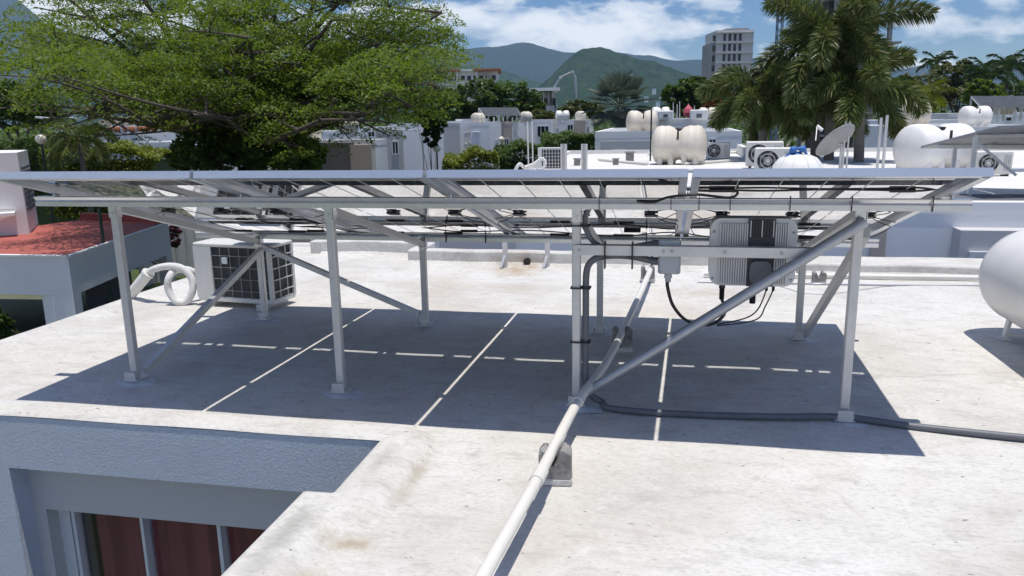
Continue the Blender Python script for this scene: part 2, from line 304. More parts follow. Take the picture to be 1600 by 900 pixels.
def smooth_path(pts, n=6):
    pts = [np.array(p, float) for p in pts]; out = []
    for i in range(len(pts)-1):
        a, b, c, d = pts[max(i-1, 0)], pts[i], pts[i+1], pts[min(i+2, len(pts)-1)]
        for k in range(n):
            t = k/n; out.append(tuple(0.5*((2*b)+(-a+c)*t+(2*a-5*b+4*c-d)*t*t+(-a+3*b-3*c+d)*t**3)))
    return out+[tuple(pts[-1])]

# ================================================================== ground, hills, haze
def plane_obj(name, x0, x1, y0, y1, z, mat):
    o = MB().add([(x0, y0, z), (x1, y0, z), (x1, y1, z), (x0, y1, z)], [(0, 1, 2, 3)]).build(name, mat); o['kind'] = 'structure'; return o
plane_obj('ground', -14900, 14900, -1500, 11900, GROUND, 'ground')
def hill_mat(name, c1, c2):
    m = bpy.data.materials.new(name); m.use_nodes = True; nt = m.node_tree; L = nt.links; b = nt.nodes['Principled BSDF']; b.inputs['Roughness'].default_value = 1.0; b.inputs['Specular IOR Level'].default_value = 0.0
    tc = N(nt, 'ShaderNodeTexCoord'); n = N(nt, 'ShaderNodeTexNoise', i={'Scale': 0.02, 'Detail': 12.0, 'Roughness': 0.75}); L.new(tc.outputs['Object'], n.inputs[0])
    r = ramp(nt, [(0.35, c1), (0.62, c2)]); L.new(n.outputs[0], r.inputs[0]); L.new(r.outputs[0], b.inputs['Base Color'])
    n2 = N(nt, 'ShaderNodeTexNoise', i={'Scale': 0.03, 'Detail': 8.0, 'Roughness': 0.7}); L.new(tc.outputs['Object'], n2.inputs[0])
    bp = N(nt, 'ShaderNodeBump', i={'Strength': 1.0, 'Distance': 45.0}); L.new(n2.outputs[0], bp.inputs['Height']); L.new(bp.outputs[0], b.inputs['Normal']); MATS[name] = m
hill_mat('forest_near', (0.010, 0.026, 0.008), (0.055, 0.098, 0.028)); hill_mat('forest_far', (0.015, 0.025, 0.014), (0.03, 0.045, 0.022))
def fbm(x, y, seed, octs=6, ridge=False):
    r_ = np.random.default_rng(seed); out = np.zeros_like(x); amp = 1.0; fr = 1.0
    for o in range(octs):
        acc = np.zeros_like(x)
        for k in range(5):
            a = r_.uniform(0, 2*np.pi); ph = r_.uniform(0, 2*np.pi); f2 = fr*r_.uniform(0.7, 1.4); acc += np.sin((x*np.cos(a)+y*np.sin(a))*f2+ph)
        acc /= 5**0.5
        out += amp*((1-np.abs(acc)*1.3) if ridge else acc); amp *= 0.5; fr *= 2.0
    return out
def hills(name, prof, D, depth, mat, seed, amp, nx=260, ny=44):
    us = np.linspace(prof[0][0], prof[-1][0], nx); top = np.interp(us, [p[0] for p in prof], [p[1] for p in prof])
    vs = []; sc = depth/4.0
    for j in range(ny):
        t = j/(ny-1)*2-1                      # -1 front foot .. 0 ridge .. 1 back foot
        for u, v in zip(us, top):
            p = at(u, v, D); d = p-CAM; k = (D+t*depth)/D; x, y = CAM[0]+d[0]*k, CAM[1]+d[1]*k; vs.append((x, y, p[2]*(1-abs(t))**1.15 if p[2] > 0 else p[2]))
    vs = np.array(vs); w = fbm(vs[:, 0]/sc, vs[:, 1]/sc, seed, 6, True); env = np.clip(vs[:, 2]/vs[:, 2].max(), 0, 1)
    vs[:, 2] += amp*(w-0.8)*np.minimum(1, env*3)*0.8; vs[:, 2] -= 12
    fs = [(j*nx+i, j*nx+i+1, (j+1)*nx+i+1, (j+1)*nx+i) for j in range(ny-1) for i in range(nx-1)]
    o = MB().add(vs, fs, True).build(name, mat); o['kind'] = 'structure'; return o
hills('hill', [(600, 178), (700, 170), (780, 160), (830, 128), (860, 108), (900, 82), (935, 71), (975, 75), (1010, 84), (1050, 98), (1090, 114), (1130, 128), (1190, 145), (1280, 158), (1400, 168)], 3600, 900, 'forest_near', 3, 38, 420, 90)
hills('foothill', [(380, 150), (560, 112), (650, 96), (700, 88), (740, 92), (790, 104), (840, 116), (900, 150), (960, 168), (1010, 172)], 5200, 1300, 'forest_near', 5, 60)
hills('mountain_range', [(-900, 40), (-500, 30), (-200, 14), (-60, -10), (20, -6), (70, 30), (160, 62), (300, 60), (450, 72), (560, 66), (680, 74), (760, 68), (830, 66), (880, 72), (960, 76), (1050, 82), (1110, 84), (1200, 90), (1330, 104), (1420, 108), (1500, 100), (1560, 96), (1640, 104), (1760, 112), (2000, 120), (2400, 120)], 9000, 2400, 'forest_far', 11, 80, nx=420)

# ================================================================== the house whose roof we stand on
YE, XE, YJ, XJ, XL, YFAR, XR, YN = -0.235, 2.11, -0.745, 1.985, -1.15, 5.12, 10.5, -6.0
LIPH = 0.052
house = thing('house', 'white roofed house in the foreground carrying the solar panels', 'house', (2.0, 1.0, GROUND))
def roof_top():
    def lines(a, b, fine, step_f, step_c, extra):
        o = [a]; x = a
        while x < b-1e-6:
            x += step_f if fine[0] <= x < fine[1] else step_c; o.append(min(x, b))
        o = sorted(o+extra); r_ = [o[0]]
        for q in o[1:]:
            if q-r_[-1] > 0.004: r_.append(q)
            elif q in extra: r_[-1] = q
        return np.array(r_)
    xs = lines(XL, XR, (1.9, 2.6), 0.016, 0.07, [XE, XJ, XL+0.02]); ys = lines(YN, YFAR, (-1.5, 0.15), 0.016, 0.07, [YE, YJ])
    X, Y = np.meshgrid(xs, ys)
    dA = np.hypot(np.maximum(0, X-XE), np.maximum(0, np.maximum(Y-YE, YJ-Y))); dB = np.hypot(np.maximum(0, X-XJ), np.maximum(0, Y-YJ)); d = np.minimum(dA, dB)
    wob = 0.006*np.sin(X*9+1)+0.006*np.sin(Y*7+2)+0.003*np.sin(X*31+Y*23)
    t = np.clip((d+wob-0.15)/0.13, 0, 1); z = LIPH*(1-t*t*(3-2*t)); z -= 0.014*np.clip(1-d/0.03, 0, 1)**2
    dl = X-XL; t2 = np.clip((dl+wob-0.10)/0.16, 0, 1); zl = 0.03*(1-t2*t2*(3-2*t2))-0.014*np.clip(1-dl/0.03, 0, 1)**2; z = np.maximum(z, zl)
    z += 0.004*np.sin(X*1.7+0.6*Y)*np.sin(Y*1.3+0.5)+0.0015*np.sin(X*7.3+Y*4.1)
    ny, nx = X.shape; keep = []
    for j in range(ny-1):
        for i in range(nx-1):
            cx, cy = (xs[i]+xs[i+1])/2, (ys[j]+ys[j+1])/2
            if (cx < XE and YJ < cy < YE) or (cx < XJ and cy < YJ): continue
            keep.append((j*nx+i, j*nx+i+1, (j+1)*nx+i+1, (j+1)*nx+i))
    MB().add(np.stack([X.ravel(), Y.ravel(), z.ravel()], 1), keep, True).build('roof', 'roof_coating', house)
roof_top()
zfb = float(hy(300, 755, YE)[2])                        # underside of the stucco band over the window
ZW = GROUND
LE = LIPH-0.018
fb = MB()
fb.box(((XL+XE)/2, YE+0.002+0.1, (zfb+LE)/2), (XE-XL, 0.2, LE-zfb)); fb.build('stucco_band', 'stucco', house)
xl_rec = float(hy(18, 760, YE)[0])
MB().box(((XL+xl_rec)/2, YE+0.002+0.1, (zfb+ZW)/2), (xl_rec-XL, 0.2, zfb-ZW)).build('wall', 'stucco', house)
# recessed wall with the window opening
YR = YE+0.115
wl, wt = float(hy(72, 797, YR)[0]), float(hy(110, 799, YR)[2]); wr = XE-0.02; wb = wt-1.5
rw = MB()
rw.box(((xl_rec+wl)/2, YR+0.15, (zfb+ZW)/2), (wl-xl_rec, 0.3, zfb-ZW)); rw.box(((wl+wr)/2, YR+0.15, (zfb+wt)/2), (wr-wl, 0.3, zfb-wt)); rw.box(((wl+wr)/2, YR+0.15, (wb+ZW)/2), (wr-wl, 0.3, wb-ZW))
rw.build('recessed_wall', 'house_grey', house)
# window: frame, three panes, curtains behind them
YW = YR+0.10
win = thing('window', None, None, (wl, YW, wb)); win.parent = house; win.location = (wl-2.0, YW-1.0, wb-GROUND)
del win['_o']; win['_o'] = (wl, YW, wb)
def vbar(x, w): return ((x, YW, (wt+wb)/2), (w, 0.05, wt-wb))
x0 = wl+0.012
divs = [float(hy(232, 850, YW)[0]), float(hy(350, 850, YW)[0]), float(hy(470, 850, YW)[0])]
fr = MB(); fr.box(*vbar(wl+0.035, 0.07)); fr.box(*vbar(wl+0.09, 0.02)); fr.box(*vbar(wr-0.02, 0.04)); fr.box(((wl+wr)/2, YW, wt-0.012), (wr-wl-0.12, 0.052, 0.024)); fr.box(((wl+wr)/2, YW, wb+0.03), (wr-wl-0.12, 0.052, 0.06)); fr.build('window_frame', 'window_frame', win)
for dx in divs:
    MB().box(*vbar(dx, 0.032)).box((dx+0.012, YW-0.02, (wt+wb)/2), (0.012, 0.05, wt-wb-0.03)).build('mullion', 'window_frame', win)
edges = [wl+0.10]+divs+[wr-0.04]
for a, b in zip(edges[:-1], edges[1:]):
    MB().add([(a+0.01, YW+0.01, wb+0.03), (b-0.01, YW+0.01, wb+0.03), (b-0.01, YW+0.01, wt-0.02), (a+0.01, YW+0.01, wt-0.02)], [(0, 1, 2, 3)]).build('pane', 'window_glass', win)
for a, b in zip(edges[:-1], edges[1:]):
    n = 90; vs = []
    for i in range(n+1):
        x = a+(b-a)*i/n; y = YW+0.09+0.028*math.sin(x*31)+0.010*math.sin(x*74+1)+0.012*math.sin(x*13)
        vs += [(x, y, wb-0.1), (x, y+0.01*math.sin(x*80), wt+0.05)]
    MB().add(vs, [(2*i, 2*i+2, 2*i+3, 2*i+1) for i in range(n)], True).build('curtain', 'curtain', win)
MB().box(((wl+wr)/2, YW+0.5, (wt+wb)/2), (wr-wl+0.6, 0.02, 2.0)).build('room_wall', 'interior_dark', house)
# side walls under the roof
def swall(c, d): MB().box(c, d).build('side_wall', 'house_white', house)
swall((XL+0.1, (YE+YFAR)/2+0.12, (ZW-0.03)/2), (0.2, YFAR-YE-0.24, -ZW-0.03)); swall((XE+0.11, (YJ+YE)/2, (ZW-0.03)/2), (0.2, YE-YJ-0.01, -ZW-0.03)); swall((XJ+0.11, (YN+YJ)/2, (ZW-0.03)/2), (0.2, YJ-YN-0.02, -ZW-0.03)); swall(((XL+XR)/2, YFAR-0.1, (ZW-0.03)/2), (XR-XL-0.5, 0.2, -ZW-0.03))
# far parapet with its mortar fillet
def parapet(x0, x1, y, h=0.13, w=0.15, fil=0.06):
    m = MB(); pr = [(y-fil-0.06, -0.004), (y-0.05, 0.012), (y-0.012, 0.035), (y-0.004, h-0.012), (y+0.006, h), (y+w-0.02, h), (y+w, h-0.02), (y+w, -0.3)]
    n = 12; vs = []
    for i in range(n+1):
        x = x0+(x1-x0)*i/n
        for (a, b) in pr: vs.append((x, a+0.008*math.sin(x*5+a*3), b+0.004*math.sin(x*7+1)))
    k = len(pr); fs = [(i*k+j, (i+1)*k+j, (i+1)*k+j+1, i*k+j+1) for i in range(n) for j in range(k-1)]
    fs += [tuple(range(k))[::-1], tuple(range(n*k, n*k+k))]
    m.add(vs, fs, False).build('parapet', 'roof_coating', house)
parapet(XL, -0.46, 4.95, 0.06); parapet(-0.46, 0.72, 4.70, 0.15); parapet(0.72, 4.55, 4.24, 0.14); parapet(4.55, XR, 4.10, 0.10)
MB().box((-0.53, 4.90, 0.05), (0.14, 0.40, 0.18), bev=0.01).build('parapet_return', 'roof_coating', house); MB().box((0.77, 4.56, 0.05), (0.14, 0.5, 0.17), bev=0.01).build('parapet_return', 'roof_coating', house)
MB().tube([hy(823, 409, 4.19), hy(823, 409, 4.19)+np.array([0.0, 0.06, 0.0])], 0.036, 14).build('drain_hole', 'black_plastic', house)

# ================================================================== solar panels
PW, GAP, PL, TILT, HN = 1.134, 0.02, 2.362, 0.27433, 1.2412
FR = 0.035
def panel_proto():
    t = thing('solar_module', '', 'solar panel', (0, 0, 0), 'solar panels on the near roof'); t['_o'] = (0, 0, 0)
    def rail(a, b, inward):
        m = MB(); m.beam(a, b, 0.008, FR, (0, 0, 1)); q = np.array(inward)*0.016; lo = np.array([0, 0, -FR/2+0.002])
        m.beam(np.array(a)+q+lo, np.array(b)+q+lo, 0.026, 0.003, (0, 0, 1)); m.build('frame_rail', 'panel_frame', t)
    z = -FR/2
    rail((0, 0.004, z), (PW, 0.004, z), (0, 1, 0)); rail((0, PL-0.004, z), (PW, PL-0.004, z), (0, -1, 0))
    rail((0.004, 0.009, z), (0.004, PL-0.009, z), (1, 0, 0)); rail((PW-0.004, 0.009, z), (PW-0.004, PL-0.009, z), (-1, 0, 0))
    cw = (PW-0.036)/6; mid = 0.013
    strip = MB().box((0, 0, 0), (cw-0.0008, PL/2-0.03-mid, 0.0015))
    first = None
    for i in range(6):
        for s in (0, 1):
            yc = (0.018+PL/2-mid)/2 if s == 0 else (PL-0.018+PL/2+mid)/2
            if first is None: first = strip.build('cell_strip', 'solar_cell', t); o = first
            else: o = first.copy(); COL.objects.link(o)
            o.location = (0.018+cw*(i+0.5), yc, -0.005)
    MB().add([(0.009, 0.009, -0.009), (PW-0.009, 0.009, -0.009), (PW-0.009, PL-0.009, -0.009), (0.009, PL-0.009, -0.009)], [(3, 2, 1, 0)]).build('glass', 'panel_glass', t)
    MB().add([(0.009, 0.009, -0.002), (PW-0.009, 0.009, -0.002), (PW-0.009, PL-0.009, -0.002), (0.009, PL-0.009, -0.002)], [(0, 1, 2, 3)]).build('glass', 'panel_glass', t)
    for i in range(1, 6):
        for s in (0, 1):
            yc = (0.018+PL/2-mid)/2 if s == 0 else (PL-0.018+PL/2+mid)/2
            MB().box((0.018+cw*i, yc, -0.0105), (0.0022, PL/2-0.04-mid, 0.0012)).build('ribbon', 'window_frame', t)
    for k, fx in enumerate((0.17, 0.5, 0.84)):
        b = MB().box((fx*PW, PL/2, -0.017), (0.062, 0.07, 0.013), bev=0.003).box((fx*PW+0.035, PL/2, -0.018), (0.02, 0.02, 0.008)).build('junction_box', 'black_plastic', t)
    for fx, sgn in ((0.17, -1), (0.84, 1)):
        x = fx*PW; e = x+sgn*0.17*PW*0.82
        MB().tube(smooth_path([(x+sgn*0.03, PL/2+0.01, -0.022), (x+sgn*0.09, PL/2+0.05, -0.045), (e, PL/2+0.16, -0.05), (e-sgn*0.03, PL/2+0.42, -0.07), (e-sgn*0.12, PL*0.765, -0.055)], 5), 0.0026, 6).build('lead_wire', 'cable_black', t)
        MB().tube(smooth_path([(x+sgn*0.03, PL/2-0.02, -0.022), (x+sgn*0.10, PL/2+0.0, -0.035), (e, PL/2+0.05, -0.038)], 5), 0.0024, 6).build('lead_wire', 'cable_black', t)
    for fx in (0.25, 0.62):
        MB().tube([(fx*PW, PL*0.775, -0.052), (fx*PW+0.13, PL*0.775, -0.052)], 0.009, 8).build('cable_connector', 'black_plastic', t)
    return t
pp = panel_proto()
plab = ['solar panel at the left end of the near rooftop array', 'solar panel second from the left, above the white hose and brace', 'solar panel third from the left, left of the inverter', 'solar panel at the right end of the near rooftop array, above the inverter']
for i in range(4):
    o = place(pp, (i*(PW+GAP), 0, HN), plab[i]); o.rotation_euler = (-TILT, 0, 0)

# ================================================================== mounting frame
mf = thing('mounting_frame', 'grey metal frame of posts and rails holding up the solar panels', 'mounting frame', (2.3, 1.0, 0))
YF, YB = 0.444, 1.855
XF = [0.350, 1.628, 2.923, 4.220]; XB = [0.399, 1.664, 2.917, 4.218]
ctt = math.tan(TILT)
def under(y): return HN-y*ctt-FR/math.cos(TILT)                # underside of the panel frames
zpf, zpb = under(YF)-0.004, under(YB)-0.004
def purlin(y, zt, x0, x1):
    m = MB(); h = 0.054
    pr = [(y+0.02, zt-h), (y+0.02, zt), (y-0.030, zt), (y-0.030, zt-0.004), (y-0.014, zt-0.026), (y-0.022, zt-0.030), (y-0.022, zt-h)]
    n = len(pr); m.add([(x, a, b) for x in (x0, x1) for a, b in pr], [tuple(range(n)), tuple(range(n, 2*n))[::-1]]+[(i, i+n, (i+1) % n+n, (i+1) % n) for i in range(n)])
    o = m.build('purlin', 'aluminium', mf)
    for x in (x0-0.001, x1+0.001): MB().box((x, y, zt-h/2), (0.003, 0.03, 0.03)).build('open_end', 'interior_dark', o)
purlin(YF-0.02, zpf, -0.12, 4.672); purlin(YB, zpb, -0.10, 4.66)
def patch(x, y, r):
    m = MB(); n = 40; vs = [(x, y, 0.014)]
    for k in range(n):
        a = 2*math.pi*k/n; q = r*(1+0.16*math.sin(2*a+x*5)+0.09*math.sin(5*a+y*9)+0.05*math.sin(9*a+x*11)); vs.append((x+q*1.15*math.cos(a), y+q*math.sin(a), 0.001))
    m.add(vs, [(0, 1+k, 1+(k+1) % n) for k in range(n)], True)
    m.add([(v[0], v[1], v[2] if i == 0 else -0.01) for i, v in enumerate(vs)], []); return m
def post(x, y, zt, front):
    m = MB(); w = 0.042; m.box((x, y, zt/2), (w, w, zt), bev=0.004); o = m.build('post', 'galvanised', mf)
    MB().box((x, y, 0.018), (0.095, 0.095, 0.012)).box((x, y-0.05 if front else y-0.04, 0.04), (0.07, 0.006, 0.055)).build('base_plate', 'galvanised', o)
    for bx_, by_ in ((-0.036, -0.036), (0.036, -0.036)): MB().lathe([(0, 0.006), (0.018, 0.006), (0.02, 0.004), (0.02, 0.0001)], (x+bx_, y+by_-0.01, 0.023), (0, 0, 1), 6, smooth=False).build('anchor_bolt', 'steel_pipe', o)
    patch(x+0.02, y-0.02, 0.095 if front else 0.075).build('sealant_patch', 'sealant', o)
    MB().box((x+0.004, y-0.0255, zt-0.008), (0.048, 0.007, 0.10)).box((x+0.0285, y-0.008, zt-0.008), (0.006, 0.042, 0.10)).build('bracket', 'aluminium', o)
    for dz in (-0.035, 0.02): MB().lathe([(0, 0.0001), (0, 0.010), (-0.006, 0.010), (-0.006, 0.0001)], (x+0.004, y-0.029, zt+dz), (0, 1, 0), 6, smooth=False).build('bolt', 'galvanised', o)
for x in XF: post(x, YF, zpf-0.058, True)
for x in XB: post(x, YB, zpb-0.058, False)
for i, (a, b) in enumerate(zip(XF, XB)):
    dx = 0.0
    MB().beam((a+dx, YF+0.027, zpf-0.075), (b+dx, YB-0.027, zpb-0.075), 0.040, 0.036).build('rafter', 'galvanised', mf)
def brace(p, q, w=0.036, h=0.036): MB().beam(p, q, w, h).build('brace', 'galvanised', mf)
brace((XF[0]+0.045, YF+0.03, 0.06), (XB[0]+0.045, YB-0.03, zpb-0.12))
brace((XB[0]+0.03, YB-0.042, zpb-0.10), (XB[1]-0.03, YB-0.042, 0.10))
brace((XB[3]+0.045, YB-0.02, 0.06), (XF[3]+0.045, YF+0.03, zpf-0.16), 0.03, 0.055)
MB().tube([hy(908, 618, YF-0.06), hy(1352, 346, YF-0.058)], 0.0255, 16).build('round_brace', 'steel_pipe', mf)
r0, r1 = hy(897, 388, YF-0.036), hy(1274, 400, YF-0.036); rz = float((r0[2]+r1[2])/2)
rl = MB().box(((r0[0]+r1[0])/2, YF-0.031, rz), (r1[0]-r0[0], 0.005, 0.048)).box(((r0[0]+r1[0])/2, YF-0.006, rz+0.0225), (r1[0]-r0[0], 0.045, 0.004)).build('crossbar', 'galvanised', mf)
for u in (905, 1037, 1050, 1133, 1222, 1266):
    p = hy(u, 389, YF-0.034); MB().lathe([(0, 0.0001), (0, 0.008), (-0.005, 0.008), (-0.005, 0.0001)], (p[0], YF-0.034, rz), (0, 1, 0), 6, smooth=False).build('bolt', 'steel_pipe', rl)
for i in range(5):                                           # clamps between panels
    x = [0.0, PW+GAP/2, 2*PW+1.5*GAP, 3*PW+2.5*GAP, 4*PW+3*GAP][i]
    for y in (YF-0.02, YB): MB().box((x, y, HN-y*ctt+0.004), (0.03, 0.045, 0.006)).box((x, y, HN-y*ctt-0.02), (0.008, 0.03, 0.05)).build('clamp', 'aluminium', mf)

# ================================================================== inverter, boxes, conduits, cables
ia, ib = hy(1111, 340, YF+0.08), hy(1240, 447, YF+0.08); ic = ((ia[0]+ib[0])/2, YF+0.1, (ia[2]+ib[2])/2); iw, ih = ib[0]-ia[0], ia[2]-ib[2]
inv = thing('inverter', 'grey finned solar inverter hung on the crossbar under the right panel', 'inverter', (ic[0], ic[1], ia[2]-ih))
def rrect(w, h, r, n=5):
    o = []
    for cx, cy, a0 in ((w/2-r, h/2-r, 0), (-w/2+r, h/2-r, 90), (-w/2+r, -h/2+r, 180), (w/2-r, -h/2+r, 270)):
        for k in range(n+1): a = R(a0+90*k/n); o.append((cx+r*math.cos(a), cy+r*math.sin(a)))
    return o
def slab_xz(poly, c, y0, y1):
    n = len(poly); vs = [(c[0]+p[0], y0, c[2]+p[1]) for p in poly]+[(c[0]+p[0], y1, c[2]+p[1]) for p in poly]
    return MB().add(vs, [tuple(range(n)), tuple(range(n, 2*n))[::-1]]+[((i+1) % n, i, i+n, (i+1) % n+n) for i in range(n)])
slab_xz(rrect(iw, ih, 0.05), ic, YF+0.06, YF+0.17).build('body', 'inverter_grey', inv)
slab_xz(rrect(iw*0.98, ih*0.98, 0.05), ic, YF+0.173, YF+0.19).build('front_cover', 'tank_white', inv)
cw_ = iw*0.31
MB().box((ic[0]+iw*0.09, YF+0.05, ic[2]), (cw_, 0.016, ih*0.99)).build('fan_channel', 'inverter_dark', inv)
for k in range(9):
    MB().box((ic[0]+iw*0.09-cw_*0.42+cw_*0.84*k/8, YF+0.037, ic[2]+ih*0.36), (0.004, 0.010, ih*0.24)).build('cooling_fin', 'inverter_grey' if k % 4 == 0 else 'inverter_dark', inv)
slab_xz(rrect(cw_*0.8, ih*0.34, 0.03), (ic[0]+iw*0.09, 0, ic[2]-ih*0.28), YF+0.026, YF+0.041).build('fan_cover', 'conduit_grey', inv)
for s0, s1 in ((-0.40, -0.06), (0.24, 0.40)):
    n = int((s1-s0)*iw/0.0105)
    for k in range(n):
        MB().box((ic[0]+iw*(s0+(s1-s0)*(k+0.5)/n), YF+0.05, ic[2]-ih*0.02), (0.0055, 0.018, ih*0.9)).build('cooling_fin', 'inverter_grey', inv)
for sx in (-0.46, 0.46):
    for sz in (0.30, -0.40):
        MB().lathe([(0, 0.0001), (0, 0.007), (-0.005, 0.006), (-0.005, 0.0001)], (ic[0]+iw*sx, YF+0.0595, ic[2]+ih*sz), (0, 1, 0), 8).build('screw', 'steel_pipe', inv)
izb = ic[2]-ih/2
for dx, l, r_ in ((-0.33, 0.085, 0.016), (0.04, 0.10, 0.02), (0.20, 0.035, 0.009), (0.28, 0.035, 0.009)):
    MB().lathe([(0.004, 0.0001), (0.004, r_*0.8), (-l*0.3, r_), (-l*0.32, r_*0.8), (-l, r_*0.75), (-l, 0.0001)], (ic[0]+iw*dx, YF+0.12, izb), (0, 0, 1), 10).build('cable_gland', 'black_plastic', inv)
for dx in (-0.12, 0.12):
    MB().box((ic[0]+iw*dx, YF+0.015, rz), (0.03, 0.07, 0.03)).build('mounting_lug', 'galvanised', inv)

ba, bb = hy(1029, 373, YF+0.02), hy(1063, 428, YF+0.02)
jc = ((ba[0]+bb[0])/2, YF+0.035, (ba[2]+bb[2])/2); jw, jh = bb[0]-ba[0], ba[2]-bb[2]
jb = thing('electrical_box', 'small blue-grey electrical box on the crossbar left of the inverter', 'electrical box', (jc[0], jc[1], jc[2]-jh/2))
MB().box(jc, (jw, 0.07, jh), bev=0.008).build('body', 'box_grey', jb); MB().box((jc[0], jc[1]-0.038, jc[2]-jh*0.12), (jw*0.86, 0.008, jh*0.62), bev=0.003).build('lid', 'box_grey', jb)
for sx in (-1, 1):
    for sz in (-0.40, 0.16): MB().lathe([(0, 0.0001), (0, 0.004), (-0.003, 0.004), (-0.003, 0.0001)], (jc[0]+sx*jw*0.36, jc[1]-0.042, jc[2]+jh*sz), (0, 1, 0), 8).build('screw', 'steel_pipe', jb)
MB().lathe([(0, 0.0001), (0, 0.017), (-0.025, 0.02), (-0.027, 0.014), (-0.045, 0.014), (-0.045, 0.0001)], (jc[0]-0.004, jc[1], jc[2]-jh/2+0.002), (0, 0, 1), 12).build('gland', 'box_grey', jb)
gl = hy(1029, 408, YF+0.03); MB().tube([(jc[0]-jw/2+0.004, jc[1], gl[2]), (jc[0]-jw/2-0.03, jc[1], gl[2])], [0.019, 0.019], 12).tube([(jc[0]-jw/2-0.024, jc[1], gl[2]), (jc[0]-jw/2-0.036, jc[1], gl[2])], 0.023, 12).build('gland', 'conduit_grey', jb)
gt = hy(1025, 381, YF+0.03); MB().tube([(jc[0]-jw/2+0.004, jc[1]+0.01, gt[2]), (jc[0]-jw/2-0.03, jc[1]+0.01, gt[2])], 0.017, 12).build('gland', 'conduit_grey', jb)

xc = XF[2]+0.047
c1 = [gz(1640, 687, 0.025), gz(1600, 684, 0.022), gz(1500, 674, 0.020), gz(1410, 664, 0.020), gz(1318, 652, 0.028), gz(1200, 651, 0.022), gz(1090, 648, 0.020), gz(1000, 643, 0.020), gz(950, 637, 0.021), (xc+0.09, YF-0.005, 0.026), (xc+0.03, YF+0.0, 0.06), (xc, YF, 0.14), (xc, YF, 0.35), (xc, YF, 0.55)]
c1 += [hy(916, 430, YF), hy(921, 412, YF), hy(935, 402, YF), hy(960, 399, YF), hy(990, 401, YF+0.02), (jc[0]-jw/2-0.03, jc[1], gl[2])]
tag(MB().tube(smooth_path(c1, 5), 0.017, 10).build('conduit', 'conduit_grey', None, tuple(c1[10])), 'dark grey conduit running over the roof, up a post and into the electrical box', 'conduit')
c2 = [hy(946, 312, YF+0.03), hy(928, 318, YF+0.0), hy(917, 332, YF), hy(914, 350, YF), hy(919, 366, YF), hy(930, 380, YF+0.02), hy(950, 388, YF+0.04), hy(985, 386, YF+0.05), (jc[0]-jw/2-0.03, jc[1]+0.01, gt[2])]
tag(MB().tube(smooth_path(c2, 6), 0.0135, 10).build('conduit', 'conduit_grey', None, tuple(c2[3])), 'short grey conduit looping from the top rail down behind the crossbar', 'conduit')
k1 = [(jc[0]-0.004, jc[1], jc[2]-jh/2-0.04), hy(1043, 448, YF+0.05), hy(1052, 478, YF+0.07), hy(1075, 502, YF+0.09), hy(1110, 507, YF+0.1), hy(1132, 490, YF+0.12), (ic[0]-iw*0.33, YF+0.12, izb-0.08)]
tag(MB().tube(smooth_path(k1, 7), 0.0085, 8).build('power_cable', 'cable_black', None, tuple(map(float, k1[3]))), 'thick black cable hanging from the electrical box to the inverter', 'cable')
k2 = [(ic[0]+iw*0.20, YF+0.12, izb-0.03), hy(1185, 482, YF+0.12), hy(1165, 497, YF+0.11), hy(1120, 507, YF+0.1)]
tag(MB().tube(smooth_path(k2, 7), 0.0035, 6).build('panel_wire', 'cable_black', None, tuple(map(float, k2[1]))), 'thin black wire from the inverter, inner one of two', 'cable')
k3 = [(ic[0]+iw*0.28, YF+0.12, izb-0.03), hy(1196, 478, YF+0.125), hy(1180, 500, YF+0.115), hy(1120, 509, YF+0.11)]
tag(MB().tube(smooth_path(k3, 7), 0.0035, 6).build('panel_wire', 'cable_black', None, tuple(map(float, k3[1]))), 'thin black wire from the inverter, outer one of two', 'cable')
yc_ = YF-0.052
k4 = [hy(995, 314, yc_), hy(1020, 316, yc_), hy(1045, 308, yc_), hy(1085, 304, yc_), hy(1110, 306, yc_), hy(1140, 309, yc_), hy(1152, 303, yc_), hy(1146, 298, yc_), hy(1110, 298, yc_), hy(1085, 297, yc_), hy(1062, 292, yc_+0.02), hy(1056, 284, yc_+0.05), hy(1062, 278, yc_+0.1)]
tag(MB().tube(smooth_path(k4, 6), 0.0062, 8).build('looped_cable', 'cable_black', None, tuple(map(float, k4[4]))), 'black cable tied in a loop along the front rail above the electrical box', 'cable')
k5 = [hy(1140, 297, yc_), hy(1200, 298, yc_), hy(1290, 296, yc_), hy(1380, 297, yc_), hy(1440, 298, yc_), hy(1480, 291, yc_+0.02), hy(1488, 283, yc_+0.06), hy(1475, 276, yc_+0.1)]
rc = tag(MB().tube(smooth_path(k5, 6), 0.0048, 8).build('rail_cable', 'cable_black', None, tuple(map(float, k5[2]))), 'black cable strapped along the front rail towards its right end', 'cable')
for u in (1108, 1390): MB().tube([hy(u, 297.5, yc_-0.002), hy(u+40, 297.5, yc_-0.002)], 0.0095, 10).build('cable_connector', 'black_plastic', rc)
for u in (936, 1049, 1093, 1142, 1236, 1333, 1460):
    p = hy(u, 300, YF-0.05); m = MB()
    for a, b in (((0, -0.05, 0.012), (0, -0.05, -0.052)), ((0, -0.05, -0.052), (0, 0.006, -0.052)), ((0, -0.05, 0.012), (0, -0.03, 0.006))):
        m.beam((p[0], YF+a[1], zpf+a[2]), (p[0], YF+b[1], zpf+b[2]), 0.006, 0.003, (1, 0, 0))
    m.build('cable_tie', 'black_plastic', rc)
ycb = YB-0.04
k6 = [hy(440, 352, ycb), hy(540, 357, ycb), hy(640, 354, ycb), hy(720, 362, ycb), hy(830, 360, ycb), hy(960, 369, ycb), hy(1050, 363, ycb), hy(1130, 372, ycb), hy(1240, 368, ycb), hy(1330, 374, ycb)]
fc = tag(MB().tube(smooth_path(k6, 6), 0.0045, 6).build('rail_cable', 'cable_black', None, tuple(map(float, k6[3]))), 'thin black cable along the lower far rail under the panels', 'cable')
